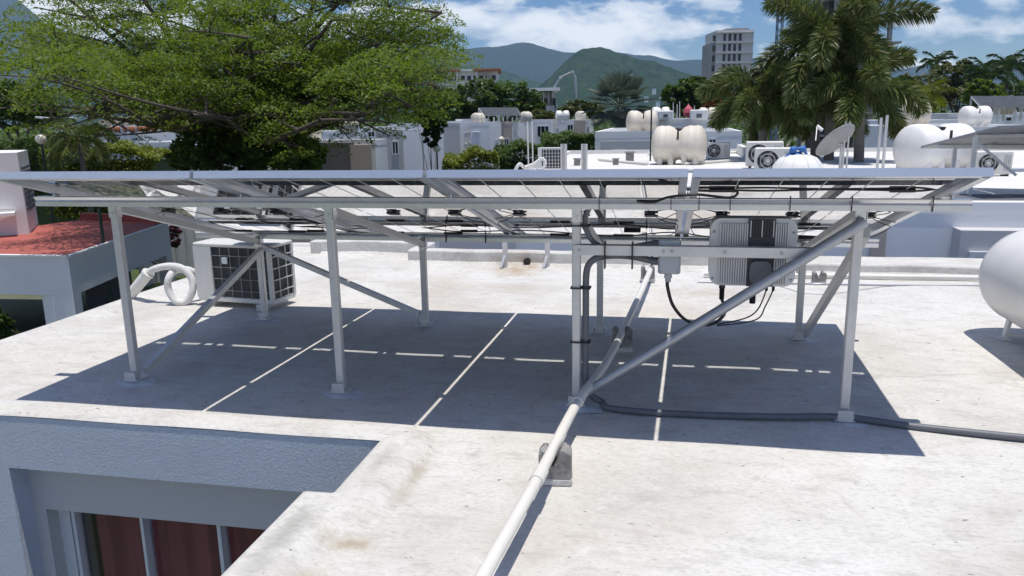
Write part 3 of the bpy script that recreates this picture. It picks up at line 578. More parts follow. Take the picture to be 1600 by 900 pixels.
for u in (480, 720, 975): MB().tube([hy(u, 361, ycb-0.006), hy(u+26, 361, ycb-0.006)], 0.010, 8).build('cable_connector', 'black_plastic', fc)
for u in (510, 695, 757, 1010): p = hy(u, 361, ycb-0.008); MB().beam((p[0], ycb+0.012, zpb+0.03), (p[0], ycb+0.012, zpb-0.06), 0.007, 0.004, (0, 1, 0)).build('cable_tie', 'black_plastic', fc)
for u in (903, 902, 902):
    pass
for v in (352, 449, 533):
    p = hy(905, v, YF); tag(MB().box((XF[2]+0.022, YF, p[2]), (0.10, 0.066, 0.006)).build('cable_tie', 'black_plastic', None, (XF[2]+0.022, YF, float(p[2]))), {352: 'black tie around the conduit and post above the crossbar', 449: 'black tie around the conduit and post just below the crossbar', 533: 'black tie around the conduit and post at mid height'}[v], 'cable tie', 'ties on the conduit post')
for u in (945, 988):
    p = hy(u, 388, YF-0.04); tag(MB().box((p[0], YF-0.02, rz-0.024), (0.007, 0.05, 0.13)).build('cable_tie', 'black_plastic', None, (float(p[0]), YF-0.02, rz)), {945: 'black tie on the crossbar over the conduit, nearer the post', 988: 'black tie on the crossbar over the conduit, nearer the electrical box'}[u], 'cable tie', 'ties on the crossbar')

# ================================================================== things lying on the roof
zp = 0.135
pv = [gz(690, 1020, zp), gz(755, 900, zp), gz(842, 744, zp), gz(903, 628, zp), gz(958, 548, 0.13), gz(1012, 432, 0.12), gz(1018, 412, 0.10)]
pt = thing('water_pipe', 'long white plastic pipe raised on blocks running across the roof', 'pipe', (float(pv[2][0]), float(pv[2][1]), 0))
MB().tube(smooth_path(pv, 5), 0.0228, 16).build('pipe_run', 'pvc_white', pt)
d_ = (pv[3]-pv[2])/np.linalg.norm(pv[3]-pv[2])
for q, l in ((pv[2], 0.05), (pv[3]+d_*0.03, 0.04)): MB().tube([q-d_*l, q+d_*l], 0.0275, 16).build('coupling', 'pvc_white', pt)
def block(u, v, w, h, dp, label, rz=0.0):
    p = gz(u, v, 0); t = thing('concrete_block', label, 'block', (float(p[0]), float(p[1]), 0), 'concrete blocks under the pipes'); r_ = random.Random(int(u))
    poly = [(-w/2, 0.035), (w/2, 0.035), (w/2*0.97, h*0.9), (w*0.30, h*1.02), (w*0.20, h), (w*0.05, h*0.62), (-w*0.13, h*0.58), (-w*0.25, h*1.0), (-w*0.42, h*0.97), (-w/2*0.98, h*0.86)]
    n = len(poly); vs = []; ca, sa = math.cos(rz), math.sin(rz); ks = 5
    for k in range(ks):
        y = dp*(k/(ks-1)-0.5)
        for (x, z) in poly:
            e = 0.94 if k in (0, ks-1) else 1.0
            x2, y2, z2 = x*e+r_.gauss(0, w*0.014), y+r_.gauss(0, dp*0.014), z*(0.97 if k in (0, ks-1) and z > 0.05 else 1)+(r_.gauss(0, h*0.02) if z > 0.05 else 0); vs.append((p[0]+x2*ca-y2*sa, p[1]+x2*sa+y2*ca, z2))
    fs = [((i+1) % n+k*n, i+k*n, i+(k+1)*n, (i+1) % n+(k+1)*n) for k in range(ks-1) for i in range(n)]
    fs += [(0, 1, 2, 5, 6, 9)[::-1], (2, 3, 4, 5)[::-1], (6, 7, 8, 9)[::-1]]; o2 = (ks-1)*n; fs += [tuple(o2+q for q in f[::-1]) for f in ((0, 1, 2, 5, 6, 9)[::-1], (2, 3, 4, 5)[::-1], (6, 7, 8, 9)[::-1])]
    fs = [f[::-1] for f in fs]
    MB().add(vs, fs).build('block_body', 'concrete_block', t)
    MB().box((p[0], p[1], 0.018), (w*1.03, dp*1.03, 0.036), rz, bev=0.008).build('painted_foot', 'roof_coating', t)
block(868, 752, 0.135, 0.155, 0.10, 'rough concrete block under the white pipe in full sun', 0.1)
block(972, 548, 0.13, 0.15, 0.10, 'rough concrete block under the white pipe in the panels\' shade', 0.1)
block(1012, 440, 0.12, 0.15, 0.10, 'pale concrete block at the far end of the white pipe', 0.1)
block(1279, 444, 0.11, 0.11, 0.10, 'small concrete block on the roof behind the right back post', 0.0)
cw2 = [gz(1090, 440, 0.008), gz(1200, 443, 0.008), gz(1279, 444, 0.09), gz(1400, 446, 0.008), gz(1530, 446, 0.008), gz(1660, 448, 0.008)]
tag(MB().tube(smooth_path(cw2, 5), 0.008, 6).build('roof_wire', 'steel_pipe', None, tuple(map(float, cw2[2]))), 'thin grey line lying across the far right of the roof', 'pipe')
pw2 = [gz(1100, 428, 0.03), gz(1140, 429, 0.03), gz(1300, 431, 0.03), gz(1530, 434, 0.03), gz(1700, 437, 0.03)]
tag(MB().tube(pw2, 0.02, 10).build('parapet_pipe', 'pvc_white', None, tuple(map(float, pw2[1]))), 'white pipe lying along the foot of the far parapet', 'pipe')
for u, lab in ((789, 'left of two short metal stubs standing at the far parapet'), (855, 'right of two short metal stubs standing at the far parapet')):
    p = gz(u, 418, 0); t = thing('metal_stub', lab, 'stub', (float(p[0]), float(p[1]), 0), 'metal stubs at the far parapet')
    MB().box((p[0], p[1], 0.16), (0.045, 0.006, 0.32)).box((p[0]-0.02, p[1]+0.02, 0.16), (0.006, 0.04, 0.32)).box((p[0]+0.02, p[1]+0.02, 0.16), (0.006, 0.04, 0.32)).build('channel', 'galvanised', t)
    MB().beam((p[0]-0.03, p[1]-0.07, 0.01), (p[0], p[1], 0.12), 0.03, 0.006).build('foot', 'galvanised', t)

def near_ac():
    a, b = gz(311, 468, 0.05), gz(428, 476, 0.05); d = b-a; w = float(np.hypot(d[0], d[1])); rz_ = math.atan2(d[1], d[0]); dp = 0.30; H = 0.47
    t = thing('air_conditioner', 'air conditioner unit on the roof by the white hose, its coil guard facing us', 'air conditioner', tuple(map(float, (a[0], a[1], 0)))); t['_o'] = (0, 0, 0)
    M = lambda: MB()
    z0 = 0.05
    M().box((w/2, dp/2, z0+H/2), (w-0.02, dp-0.02, H-0.02)).build('coil', 'ac_coil', t)
    M().box((w/2, dp/2, z0+H-0.012), (w+0.012, dp+0.012, 0.03), bev=0.008).build('top_cover', 'ac_white', t)
    M().box((w/2, dp/2, z0+0.015), (w+0.004, dp+0.004, 0.04), bev=0.006).build('base_pan', 'ac_white', t)
    M().box((0.08, dp/2-0.002, z0+H/2), (0.17, dp+0.008, H-0.05)).build('side_panel', 'ac_white', t)
    M().box((w-0.008, 0.0, z0+H/2), (0.03, 0.03, H-0.05)).build('corner_post', 'ac_white', t); M().box((w-0.008, dp-0.01, z0+H/2), (0.03, 0.03, H-0.05)).build('corner_post', 'ac_white', t)
    g = M()
    for k in range(1, 6): g.box((0.165+(w-0.18)*k/6, -0.006, z0+H/2), (0.0035, 0.004, H-0.06))
    for k in range(1, 5): g.box((0.165+(w-0.18)/2, -0.010, z0+H*k/5), (w-0.18, 0.004, 0.0035))
    g.build('guard', 'dish_grey', t)
    g = M()
    for k in range(1, 3): g.box((w+0.002, dp*k/3, z0+H/2), (0.005, 0.006, H-0.06))
    for k in range(1, 5): g.box((w+0.006, dp/2, z0+H*k/5), (0.005, dp-0.04, 0.008))
    g.build('guard', 'ac_white', t)
    M().box((0.30, -0.012, z0+H*0.72), (0.05, 0.012, 0.05)).build('label_plate', 'window_frame', t)
    for x in (0.12, w-0.12): M().box((x, dp/2, 0.022), (0.05, dp+0.06, 0.05)).build('foot', 'ac_white', t)
    t.rotation_euler.z = rz_
near_ac()
yh = 2.27
sleeve = [hy(192, 478, yh), hy(200, 466, yh), hy(232, 426, yh)]
hose = [hy(228, 430, yh), hy(240, 421, yh), hy(262, 416, yh), hy(284, 419, yh), hy(299, 434, yh), hy(301, 455, yh-0.02), hy(290, 472, yh-0.04), hy(274, 470, yh-0.06), hy(263, 452, yh-0.06), hy(264, 434, yh-0.05), hy(276, 422, yh+0.03), hy(300, 424, yh+0.08), hy(318, 445, yh+0.18)]
t = thing('insulated_hose', 'white insulated hose coiled in a ring beside the air conditioner', 'hose', (float(sleeve[0][0]), float(sleeve[0][1]), 0))
MB().tube(smooth_path(hose, 6), 0.029, 12).build('hose', 'insulation', t); MB().tube(smooth_path(sleeve, 4), 0.045, 14).build('sleeve', 'pvc_white', t); MB().tube([sleeve[2]-(sleeve[2]-sleeve[1])*0.06, sleeve[2]], 0.052, 14).build('collar', 'pvc_white', t)

def gas_tank():
    r_ = 0.31; xc_ = 5.36+r_; yf = 2.32; zc = float(hy(1600, 437, 2.0)[2]); Lg = 1.6
    t = thing('gas_tank', 'white cylindrical gas tank on short legs at the right edge', 'gas tank', (xc_, yf-Lg/2, 0))
    n = 12; cap = [(0.20*(1-math.cos(R(90*k/n))), max(0.0005, r_*math.sin(R(90*k/n)))) for k in range(n+1)]
    prof = cap+[(0.203, r_+0.002), (0.215, r_+0.002), (0.218, r_), (Lg-0.218, r_), (Lg-0.215, r_+0.002), (Lg-0.203, r_+0.002)]+[(Lg-a, b) for a, b in cap[::-1]]
    MB().lathe(prof, (xc_, yf, zc), (0, -1, 0), 44).build('shell', 'gas_white', t)
    for y in (yf-0.27, yf-Lg+0.27):
        for sg in (-1, 1): MB().beam((xc_+sg*0.13, y, zc-r_*0.88), (xc_+sg*0.15, y, 0.008), 0.02, 0.045, (0, 1, 0)).box((xc_+sg*0.15, y, 0.006), (0.07, 0.08, 0.012)).build('leg', 'gas_white', t)
        MB().beam((xc_-0.15, y, 0.035), (xc_+0.15, y, 0.035), 0.02, 0.025).build('leg_tie', 'gas_white', t)
    MB().lathe([(0, 0.09), (0.07, 0.09), (0.075, 0.0001)], (xc_, yf-0.8, zc+r_-0.012), (0, 0, 1), 20).build('valve_cover', 'gas_white', t)
gas_tank()

# ================================================================== prototypes for the roofs around
def tank_proto(name, mat, ribs=True):
    t = thing(name, '', 'water tank'); t['_o'] = (0, 0, 0); Lh, r_ = 0.62, 0.46
    prof = []; n = 44
    for k in range(n+1):
        x = -Lh+2*Lh*k/n; q = abs(x)/Lh; r0 = r_*(1-max(0, (q-0.72)/0.28)**2.6*0.42)
        r0 -= 0.10*math.exp(-(x/0.13)**2)
        if ribs: r0 += 0.010*(1 if (k % 6) in (1, 2) else 0)
        prof.append((x, r0))
    prof = [(-Lh-0.03, 0.0005), (-Lh-0.025, prof[0][1]*0.7)]+prof+[(Lh+0.025, prof[-1][1]*0.7), (Lh+0.03, 0.0005)]
    MB().lathe(prof, (0, 0, r_+0.02), (1, 0, 0), 28).build('shell', mat, t)
    for sx in (-0.42, -0.16, 0.16, 0.42):
        MB().box((sx, 0, 0.16), (0.13, 0.78, 0.32), bev=0.03).build('foot', mat, t)
    MB().lathe([(0, 0.14), (0.05, 0.14), (0.06, 0.13), (0.07, 0.0005)], (0.0, 0, 2*r_-0.10), (0, 0, 1), 16).build('lid', 'black_plastic', t)
    MB().box((0.0, -0.335, 0.72), (0.045, 0.02, 0.2)).build('strap', 'black_plastic', t)
    return t
TC = tank_proto('water_tank', 'tank_cream'); TW = tank_proto('water_tank', 'tank_white', False)
def ac_proto():
    t = thing('air_conditioner', '', 'air conditioner'); t['_o'] = (0, 0, 0); w, d, h = 0.8, 0.3, 0.55
    MB().box((0, 0, 0.04+h/2), (w, d, h), bev=0.02).build('casing', 'ac_white', t)
    MB().disc((-0.13, -d/2-0.003, 0.04+h/2), (0, -1, 0), 0.225, 24).build('fan_opening', 'ac_coil', t)
    for k in range(5):
        a = 2*math.pi*k/5; MB().beam((-0.13+0.04*math.cos(a), -d/2-0.010, 0.04+h/2+0.04*math.sin(a)), (-0.13+0.20*math.cos(a), -d/2-0.010, 0.04+h/2+0.20*math.sin(a)), 0.07, 0.006, (0, 1, 0)).build('fan_blade', 'conduit_grey', t)
    for rr in (0.075, 0.15, 0.225):
        MB().tube([(-0.13+rr*math.cos(2*math.pi*k/24), -d/2-0.02, 0.04+h/2+rr*math.sin(2*math.pi*k/24)) for k in range(25)], 0.006, 5, False).build('fan_guard', 'ac_white', t)
    MB().disc((-0.13, -d/2-0.018, 0.04+h/2), (0, -1, 0), 0.05, 14).build('fan_hub', 'ac_white', t)
    for k in range(4): MB().box((0.22+0.04*k, -d/2-0.002, 0.04+h/2), (0.008, 0.006, h*0.7)).build('louvre', 'conduit_grey', t)
    for sx in (-0.3, 0.3): MB().box((sx, 0, 0.02), (0.06, 0.34, 0.04)).build('foot', 'ac_coil', t)
    return t
AC = ac_proto()
def lamp_proto():
    t = thing('street_lamp', '', 'street lamp'); t['_o'] = (0, 0, 0); h = 3.6
    MB().tube([(0, 0, 0), (0, 0, 0.5), (0, 0, h)], [0.09, 0.06, 0.045], 10).build('pole', 'lamp_post_green', t)
    MB().lathe([(0, 0.05), (0.06, 0.12), (0.10, 0.13), (0.12, 0.06)], (0, 0, h-0.03), (0, 0, 1), 14).build('collar', 'lamp_post_green', t)
    MB().lathe([(0.0005+0.22*(1-math.cos(R(180*k/14))), max(0.0005, 0.22*math.sin(R(180*k/14)))) for k in range(15)], (0, 0, h+0.06), (0, 0, 1), 18).build('globe', 'lamp_globe', t)
    return t
LAMP = lamp_proto(); LAMP_H = 3.88

def quad_box(m, a, b, c, d, out, t):   # four corners on a wall, pushed out by t along unit normal out
    A = [np.array(p)+np.array(out)*(-0.02) for p in (a, b, c, d)]; B = [np.array(p)+np.array(out)*t for p in (a, b, c, d)]
    return m.add(A+B, [(3, 2, 1, 0), (4, 5, 6, 7), (0, 1, 5, 4), (1, 2, 6, 5), (2, 3, 7, 6), (3, 0, 4, 7)])
def window_rect(parent, p0, p1, axis, out, frame='window_frame', pane='pane_dark', fw=0.07, split=0):
    # p0 low corner, p1 high corner on a wall; axis = unit vector along the wall
    ax = np.array(axis, float); n = np.array(out, float); w = float((np.array(p1)-p0)@ax); z0, z1 = float(p0[2]), float(p1[2]); o = np.array([p0[0], p0[1], 0.0])
    P = lambda s, z: o+ax*s+np.array([0, 0, z])
    m = MB()
    for (s0, s1, a, b) in ((0, fw, z0, z1), (w-fw, w, z0, z1), (fw, w-fw, z0, z0+fw), (fw, w-fw, z1-fw, z1)):
        quad_box(m, P(s0, a), P(s1, a), P(s1, b), P(s0, b), n, 0.05)
    for k in range(split):
        s = w*(k+1)/(split+1); quad_box(m, P(s-fw*0.35, z0+fw), P(s+fw*0.35, z0+fw), P(s+fw*0.35, z1-fw), P(s-fw*0.35, z1-fw), n, 0.045)
    f = m.build('window', frame, parent); quad_box(MB(), P(fw, z0+fw), P(w-fw, z0+fw), P(w-fw, z1-fw), P(fw, z1-fw), n, 0.012).build('pane', pane, f)
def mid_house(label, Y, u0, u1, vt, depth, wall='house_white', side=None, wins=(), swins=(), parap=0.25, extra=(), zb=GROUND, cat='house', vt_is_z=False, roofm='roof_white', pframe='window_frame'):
    x0, x1 = float(hy(u0, 190, Y)[0]), float(hy(u1, 190, Y)[0]); zt = vt if vt_is_z else float(hy((u0+u1)/2, vt, Y)[2])
    h = thing('house', label, cat, ((x0+x1)/2, Y, zb))
    MB().box(((x0+x1)/2, Y+depth/2, (zb+zt-parap)/2), (x1-x0, depth, zt-parap-zb)).build('wall', wall, h)
    pw = 0.16
    MB().box(((x0+x1)/2, Y+depth/2, zt-parap+0.003), (x1-x0-2*pw, depth-2*pw, 0.01)).build('roof', roofm, h)
    m = MB(); m.box(((x0+x1)/2, Y+pw/2-0.01, zt-parap/2), (x1-x0+0.02, pw, parap)); m.build('parapet', wall, h)
    MB().box(((x0+x1)/2, Y+depth-pw/2, zt-parap/2), (x1-x0+0.02, pw, parap)).build('parapet', wall, h)
    for xx in (x0+pw/2-0.01, x1-pw/2+0.01): MB().box((xx, Y+depth/2, zt-parap/2), (pw, depth-2*pw+0.02, parap)).build('parapet', side or wall, h)
    for (a, b, c, d, sp) in wins:
        p0, p1 = hy(a, d, Y), hy(b, c, Y); window_rect(h, p0, np.array([p1[0], Y, p1[2]]), (1, 0, 0), (0, -1, 0), split=sp, frame=pframe)
    for (a, b, c, d, sp) in swins:
        p0, p1 = hx(a, d, x1), hx(b, c, x1); window_rect(h, p0, np.array([x1, p1[1], p1[2]]), (0, 1, 0), (1, 0, 0), split=sp, frame=pframe)
    if side: MB().box((x1+0.012, Y+depth/2, (zb+zt-parap)/2), (0.02, depth-0.01, zt-parap-zb-0.01)).build('side_wall', side, h)  # some white houses: white side for sun, grey front for shade
    for (du0, du1, v0, v1, mt, prd) in extra:                      # thin blocks on the front, one grey for a recess in shadow
        a, b = hy(du0, v1, Y), hy(du1, v0, Y); MB().box(((a[0]+b[0])/2, Y-prd/2+0.02, (a[2]+b[2])/2), (b[0]-a[0], prd+0.04, b[2]-a[2])).build('facade_block', mt, h)
    return h, x0, x1, zt

# ---- neighbour just behind our roof: long wall, dark strip of roof, then the white roof with tanks
YA = 7.2; zA = float(hy(1540, 316, YA)[2])
nb = thing('house', 'neighbouring house with a blue-grey shaded wall right behind our roof', 'house', (5.0, YA, GROUND))
xa0 = float(hy(487, 380, YA)[0]); xam, xaw = (xa0+17)/2, 17-xa0
MB().box((xam, YA+3.6, (zA-0.15+GROUND)/2), (xaw, 7.2, zA-0.15-GROUND)).build('wall', 'house_white', nb)
MB().box((xam, YA+0.09, zA-0.075), (xaw+0.02, 0.2, 0.15)).build('parapet', 'house_white', nb)
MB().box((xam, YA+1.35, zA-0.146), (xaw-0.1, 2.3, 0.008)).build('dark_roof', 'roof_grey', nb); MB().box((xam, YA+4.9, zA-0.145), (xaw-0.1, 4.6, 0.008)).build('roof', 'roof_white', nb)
a, b = hy(1483, 415, YA), hy(1700, 357, YA); MB().box(((a[0]+b[0])/2, YA-0.14, (a[2]+b[2])/2-0.6), (b[0]-a[0], 0.28, b[2]-a[2]+1.2)).build('bay', 'house_grey', nb)
p0, p1 = hy(1508, 440, YA-0.28), hy(1552, 393, YA-0.28); window_rect(nb, p0, np.array([p1[0], YA-0.28, p1[2]]), (1, 0, 0), (0, -1, 0))
a, b = hy(1356, 430, YA), hy(1385, 352, YA); MB().box(((a[0]+b[0])/2, YA-0.02, (a[2]+b[2])/2), (b[0]-a[0], 0.05, b[2]-a[2])).build('wall_strip', 'house_tan', nb)
a, b = hy(690, 430, YA), hy(806, 360, YA); MB().box(((a[0]+b[0])/2, YA-0.03, (a[2]+b[2])/2), (b[0]-a[0], 0.07, b[2]-a[2])).build('wall_strip', 'house_grey', nb)  # grey strip puts the wall's shade into its colour
# second neighbour: the white roof seen over the panels
YBH = 14.6; zB = 0.26
nb2 = thing('house', 'house with the flat white roof carrying the large cream water tank', 'house', (6, YBH, GROUND))
MB().box((8.2, YBH+3.9, (zB+GROUND)/2), (16.4, 7.8, zB-GROUND)).build('wall', 'house_white', nb2); MB().box((8.2, YBH+3.9, zB+0.004), (16.2, 7.6, 0.008)).build('roof', 'roof_white', nb2)
for (c, d) in (((8.2, YBH+7.72, zB+0.06), (16.4, 0.14, 0.12)), ((0.07, YBH+3.9, zB+0.05), (0.14, 7.6, 0.1)), ((16.33, YBH+3.9, zB+0.06), (0.14, 7.6, 0.12))): MB().box(c, d).build('parapet', 'white_paint', nb2)
a = gz(1165, 246, zB); MB().box((a[0], a[1]+0.6, zB+0.14), (0.14, 3.4, 0.28)).build('dividing_kerb', 'white_paint', nb2)

p = gz(1060, 257, zB); place(TC, (p[0], p[1], zB), 'large cream water tank standing alone on the white roof behind the panels', -0.1, (1.02, 1.0, 1.0))
p = gz(1122, 250, zB); place(AC, (p[0], p[1]+0.2, zB), 'air conditioner right of the large cream tank, fan facing us', -0.1, 0.78, 'air conditioners on the white roof')
p = gz(1197, 266, zB); place(AC, (p[0], p[1]+0.5, zB+0.02), 'rear one of two air conditioners left of the blue tarp', -0.08, 0.98, 'air conditioners on the white roof')
p = gz(1208, 274, zB); place(AC, (p[0], p[1], zB), 'front one of two air conditioners left of the blue tarp', -0.08, 0.92, 'air conditioners on the white roof')
p = gz(862, 264, zB)
t = thing('air_conditioner', 'air conditioner with dark coil guard at the left corner of the white roof', 'air conditioner', (p[0], p[1], zB), 'air conditioners on the white roof')
MB().box((p[0], p[1]+0.15, zB+0.24), (0.62, 0.28, 0.46)).build('coil', 'ac_coil', t); MB().box((p[0], p[1]+0.15, zB+0.48), (0.66, 0.32, 0.03)).build('top_cover', 'ac_white', t); MB().box((p[0]-0.28, p[1]+0.14, zB+0.24), (0.09, 0.31, 0.45)).build('side_panel', 'ac_white', t)
g = MB()
for k in range(8): g.box((p[0]-0.2+0.5*k/7, p[1]+0.005, zB+0.24), (0.012, 0.008, 0.45))
for k in range(6): g.box((p[0]+0.05, p[1]-0.004, zB+0.05+0.08*k), (0.52, 0.008, 0.010))
g.build('guard', 'ac_white', t)
for u, lab in ((881, 'left of two upright metal channels on the white roof'), (913, 'right of two upright metal channels on the white roof')):
    q = gz(u, 268, zB); t = thing('metal_channel', lab, 'metal post', (q[0], q[1], zB), 'metal channels on the white roof')
    top = at(u, 225, float((q-CAM)@_FH))[2]
    MB().box((q[0]-0.05, q[1], (zB+top)/2), (0.03, 0.12, top-zB)).build('flange', 'galvanised', t); MB().box((q[0]+0.05, q[1], (zB+top)/2), (0.03, 0.12, top-zB)).build('flange', 'galvanised', t); MB().box((q[0], q[1]+0.05, (zB+top)/2), (0.07, 0.02, top-zB)).build('web', 'galvanised', t)
D0 = 16.5
hs = [at(805, 266, D0), at(812, 256, D0), at(820, 262, D0+0.2), at(832, 258, D0), at(840, 252, D0), at(848, 248, D0), at(852, 256, D0), at(846, 264, D0), at(838, 262, D0), at(838, 252, D0)]
tag(MB().tube(smooth_path(hs, 5), 0.035, 8).build('white_hose', 'insulation', None, tuple(map(float, hs[3]))), 'white hose curled at the left corner of the white roof', 'hose')
for u, lab in ((826, 'left of two thin white rods at the corner of the white roof'), (833, 'right of two thin white rods at the corner of the white roof')):
    a, b = at(u, 262, 17.0), at(u-2, 190, 17.0); tag(MB().tube([(a[0], a[1], zB), b], 0.016, 6).build('white_rod', 'pvc_white', None, (float(a[0]), float(a[1]), zB)), lab, 'rod', 'thin rods on the white roof')
a = gz(1016, 252, zB); b = at(1018, 172, float((a-CAM)@_FH)); tag(MB().tube([(a[0], a[1], zB), (b[0], b[1], b[2])], 0.022, 6).build('antenna_pole', 'black_plastic', None, (float(a[0]), float(a[1]), zB)), 'thin dark pole standing left of the large cream tank', 'pole')
for u, v, s, lab in ((984, 252, 0.14, 'small dark roof vent left of the dark pole'), (902, 259, 0.10, 'small grey block between the two metal channels'), (962, 258, 0.09, 'small grey block on the white roof by the vent')):
    q = gz(u, v, zB); t = thing('roof_vent', lab, 'roof vent', (q[0], q[1], zB)); MB().box((q[0], q[1], zB+s*0.8), (s*1.5, s*1.5, s*1.6), bev=0.01).build('vent_body', 'concrete_block', t); MB().box((q[0], q[1], zB+s*1.75), (s*1.9, s*1.9, s*0.3)).build('vent_cap', 'concrete', t)
for k, (pa, pb, lab) in enumerate((((935, 252), (1012, 259), 'white pipe lying on the white roof left of the large cream tank'), ((1070, 259), (1150, 253), 'white pipe lying on the white roof right of the large cream tank'), ((1012, 243), (1165, 240), 'long thin pipe along the far edge of the white roof'))):
    a, b = gz(*pa, zB), gz(*pb, zB); tag(MB().tube([(a[0], a[1], zB+0.05), (a[0]*0.5+b[0]*0.5, a[1]*0.5+b[1]*0.5, zB+0.045), (b[0], b[1], zB+0.05)], 0.035, 8).build('roof_pipe', 'pvc_white', None, (float(a[0]), float(a[1]), zB)), lab, 'pipe', 'pipes on the white roof')
# dome tank with the blue tarp
p = gz(1245, 282, zA-0.14); zz = zA-0.14
t = thing('dome_tank', 'white dome-topped tank with a blue tarp bunched on top', 'water tank', (p[0], p[1], zz))
MB().lathe([(0, 0.47), (0.45, 0.47), (0.62, 0.43), (0.74, 0.33), (0.80, 0.18), (0.82, 0.0005)], (p[0], p[1], zz-0.32), (0, 0, 1), 28).build('shell', 'tank_white', t)
for k in range(10): a = 2*math.pi*k/10; MB().tube([(p[0]+rr*math.cos(a), p[1]+rr*math.sin(a), zz-0.32+hh) for hh, rr in ((0.0, 0.475), (0.45, 0.475), (0.62, 0.435), (0.74, 0.335), (0.80, 0.185))], 0.012, 5).build('rib', 'tank_white', t)
ta = [(p[0]-0.22, p[1]-0.05, zz+0.36), (p[0]-0.16, p[1]-0.05, zz+0.52), (p[0]-0.04, p[1]-0.03, zz+0.60), (p[0]+0.10, p[1], zz+0.56), (p[0]+0.17, p[1]-0.02, zz+0.40)]
m = MB(); m.tube(smooth_path(ta, 4), [0.05+0.03*math.sin(i*1.3) for i in range(17)], 7); m.lathe([(0, 0.19), (0.06, 0.17), (0.11, 0.09), (0.12, 0.0005)], (p[0]-0.05, p[1]+0.06, zz+0.42), (0, 0, 1), 9); m.build('tarp', 'blue_tarp', t)
# satellite dish
p = gz(1312, 268, zB); dd = float((p-CAM)@_FH); t = thing('satellite_dish', 'grey satellite dish tilted upwards on a pole before the palms', 'satellite dish', (p[0], p[1], zB))
ce = at(1305, 219, dd); nrm = (np.array(_R)*(-0.48)+np.array([0, 0, 1])*0.80+np.array(_FH)*0.70); nrm /= np.linalg.norm(nrm)
n = 10; prof = [(0.10*(k/n)**2-0.10, max(0.0005, 0.44*k/n)) for k in range(n+1)]; MB().lathe(prof+[(0.0+0.012, 0.44), (0.0-0.0+0.0, 0.452)]+[(a-0.014, b) for a, b in prof[::-1]], ce, nrm, 28).build('reflector', 'dish_grey', t)
bc = ce-nrm*0.12; MB().tube([(p[0], p[1], zB), (p[0], p[1], float(bc[2])), tuple(bc)], 0.028, 8).build('mast', 'galvanised', t)
fe = ce+nrm*0.42-np.array(_R)*0.12; MB().tube([ce-np.array(_R)*0.40+nrm*0.0, fe], 0.012, 6).build('feed_arm', 'galvanised', t); MB().tube([fe, fe-nrm*0.13+np.array(_R)*0.03], 0.035, 8).build('feed_horn', 'tank_white', t)
for k, (u, vt_) in enumerate(((1316, 190), (1322, 190), (1374, 184), (1383, 180))):
    a = gz(u-4 if u > 1350 else u, 268, zB); b = at(u+1, vt_, float((a-CAM)@_FH))
    tag(MB().box((a[0], a[1], (zB+b[2])/2), (0.05 if u > 1350 else 0.03, 0.04, b[2]-zB)).build('upright_bar', 'galvanised', None, (float(a[0]), float(a[1]), zB)), ['left thin metal bar beside the satellite dish', 'right thin metal bar beside the satellite dish', 'shorter of two metal uprights between the palms and the white tank', 'taller of two metal uprights between the palms and the white tank'][k], 'metal post', 'metal uprights on the roof')
# big white tank on the right
p = gz(1460, 272, zA-0.14)
place(TW, (p[0], p[1]+0.1, zA-0.14), 'large white water tank behind the right end of the panels', 0.42, (1.12, 1.15, 1.06))
p = gz(1545, 276, zA-0.14); place(AC, (p[0]+0.1, p[1]+0.2, zA-0.14), 'air conditioner under the solar panels at the right edge', 0.0, 0.8, 'air conditioners on the neighbouring roof')
# neighbour's solar array on the right
p = gz(1560, 312, zA-0.14); t = thing('solar_array', 'neighbour\'s tilted solar array on thin posts at the right edge', 'solar array', (p[0], p[1], zA-0.14)); zr = zA-0.14
dA = float((p-CAM)@_FH)
c00, c10, c11, c01 = at(1437, 232, dA+2.2), at(1720, 236, dA+1.0), at(1720, 196, dA+0.1), at(1560, 201, dA+0.1)
for k in range(3):
    f0, f1 = k/3+0.006, (k+1)/3-0.006; L_ = lambda a, b, f: a+(b-a)*f
    q = [L_(c00, c10, f0), L_(c00, c10, f1), L_(c01, c11, f1), L_(c01, c11, f0)]; up = np.array([0, 0, 0.04])
    pn = MB().add([*q, *[x+up for x in q]], [(3, 2, 1, 0), (4, 5, 6, 7), (0, 1, 5, 4), (1, 2, 6, 5), (2, 3, 7, 6), (3, 0, 4, 7)]).build('panel', 'dish_grey', t)
    MB().add([x+up*1.05+(sum(q)/4-x)*0.04 for x in q], [(0, 1, 2, 3)]).build('cell_sheet', 'pane_dark', pn)
for f in (0.25, 0.75):
    MB().beam(c00+(c01-c00)*f-np.array([0, 0, 0.03]), c10+(c11-c10)*f-np.array([0, 0, 0.03]), 0.05, 0.05).build('rail', 'galvanised', t)
for f, g_ in ((0.0, 0.75), (0.55, 0.75), (0.12, 0.25), (0.7, 0.25)):
    a = c00+(c01-c00)*g_; b = c10+(c11-c10)*g_; q = a+(b-a)*f; MB().box((q[0], q[1], (zr+q[2])/2-0.02), (0.055, 0.055, q[2]-zr-0.04)).build('post', 'galvanised', t)
a = c00+(c01-c00)*0.75; MB().beam((a[0], a[1], a[2]-0.1), (a[0]+0.6, a[1], zr+0.3), 0.035, 0.035).build('brace', 'galvanised', t)

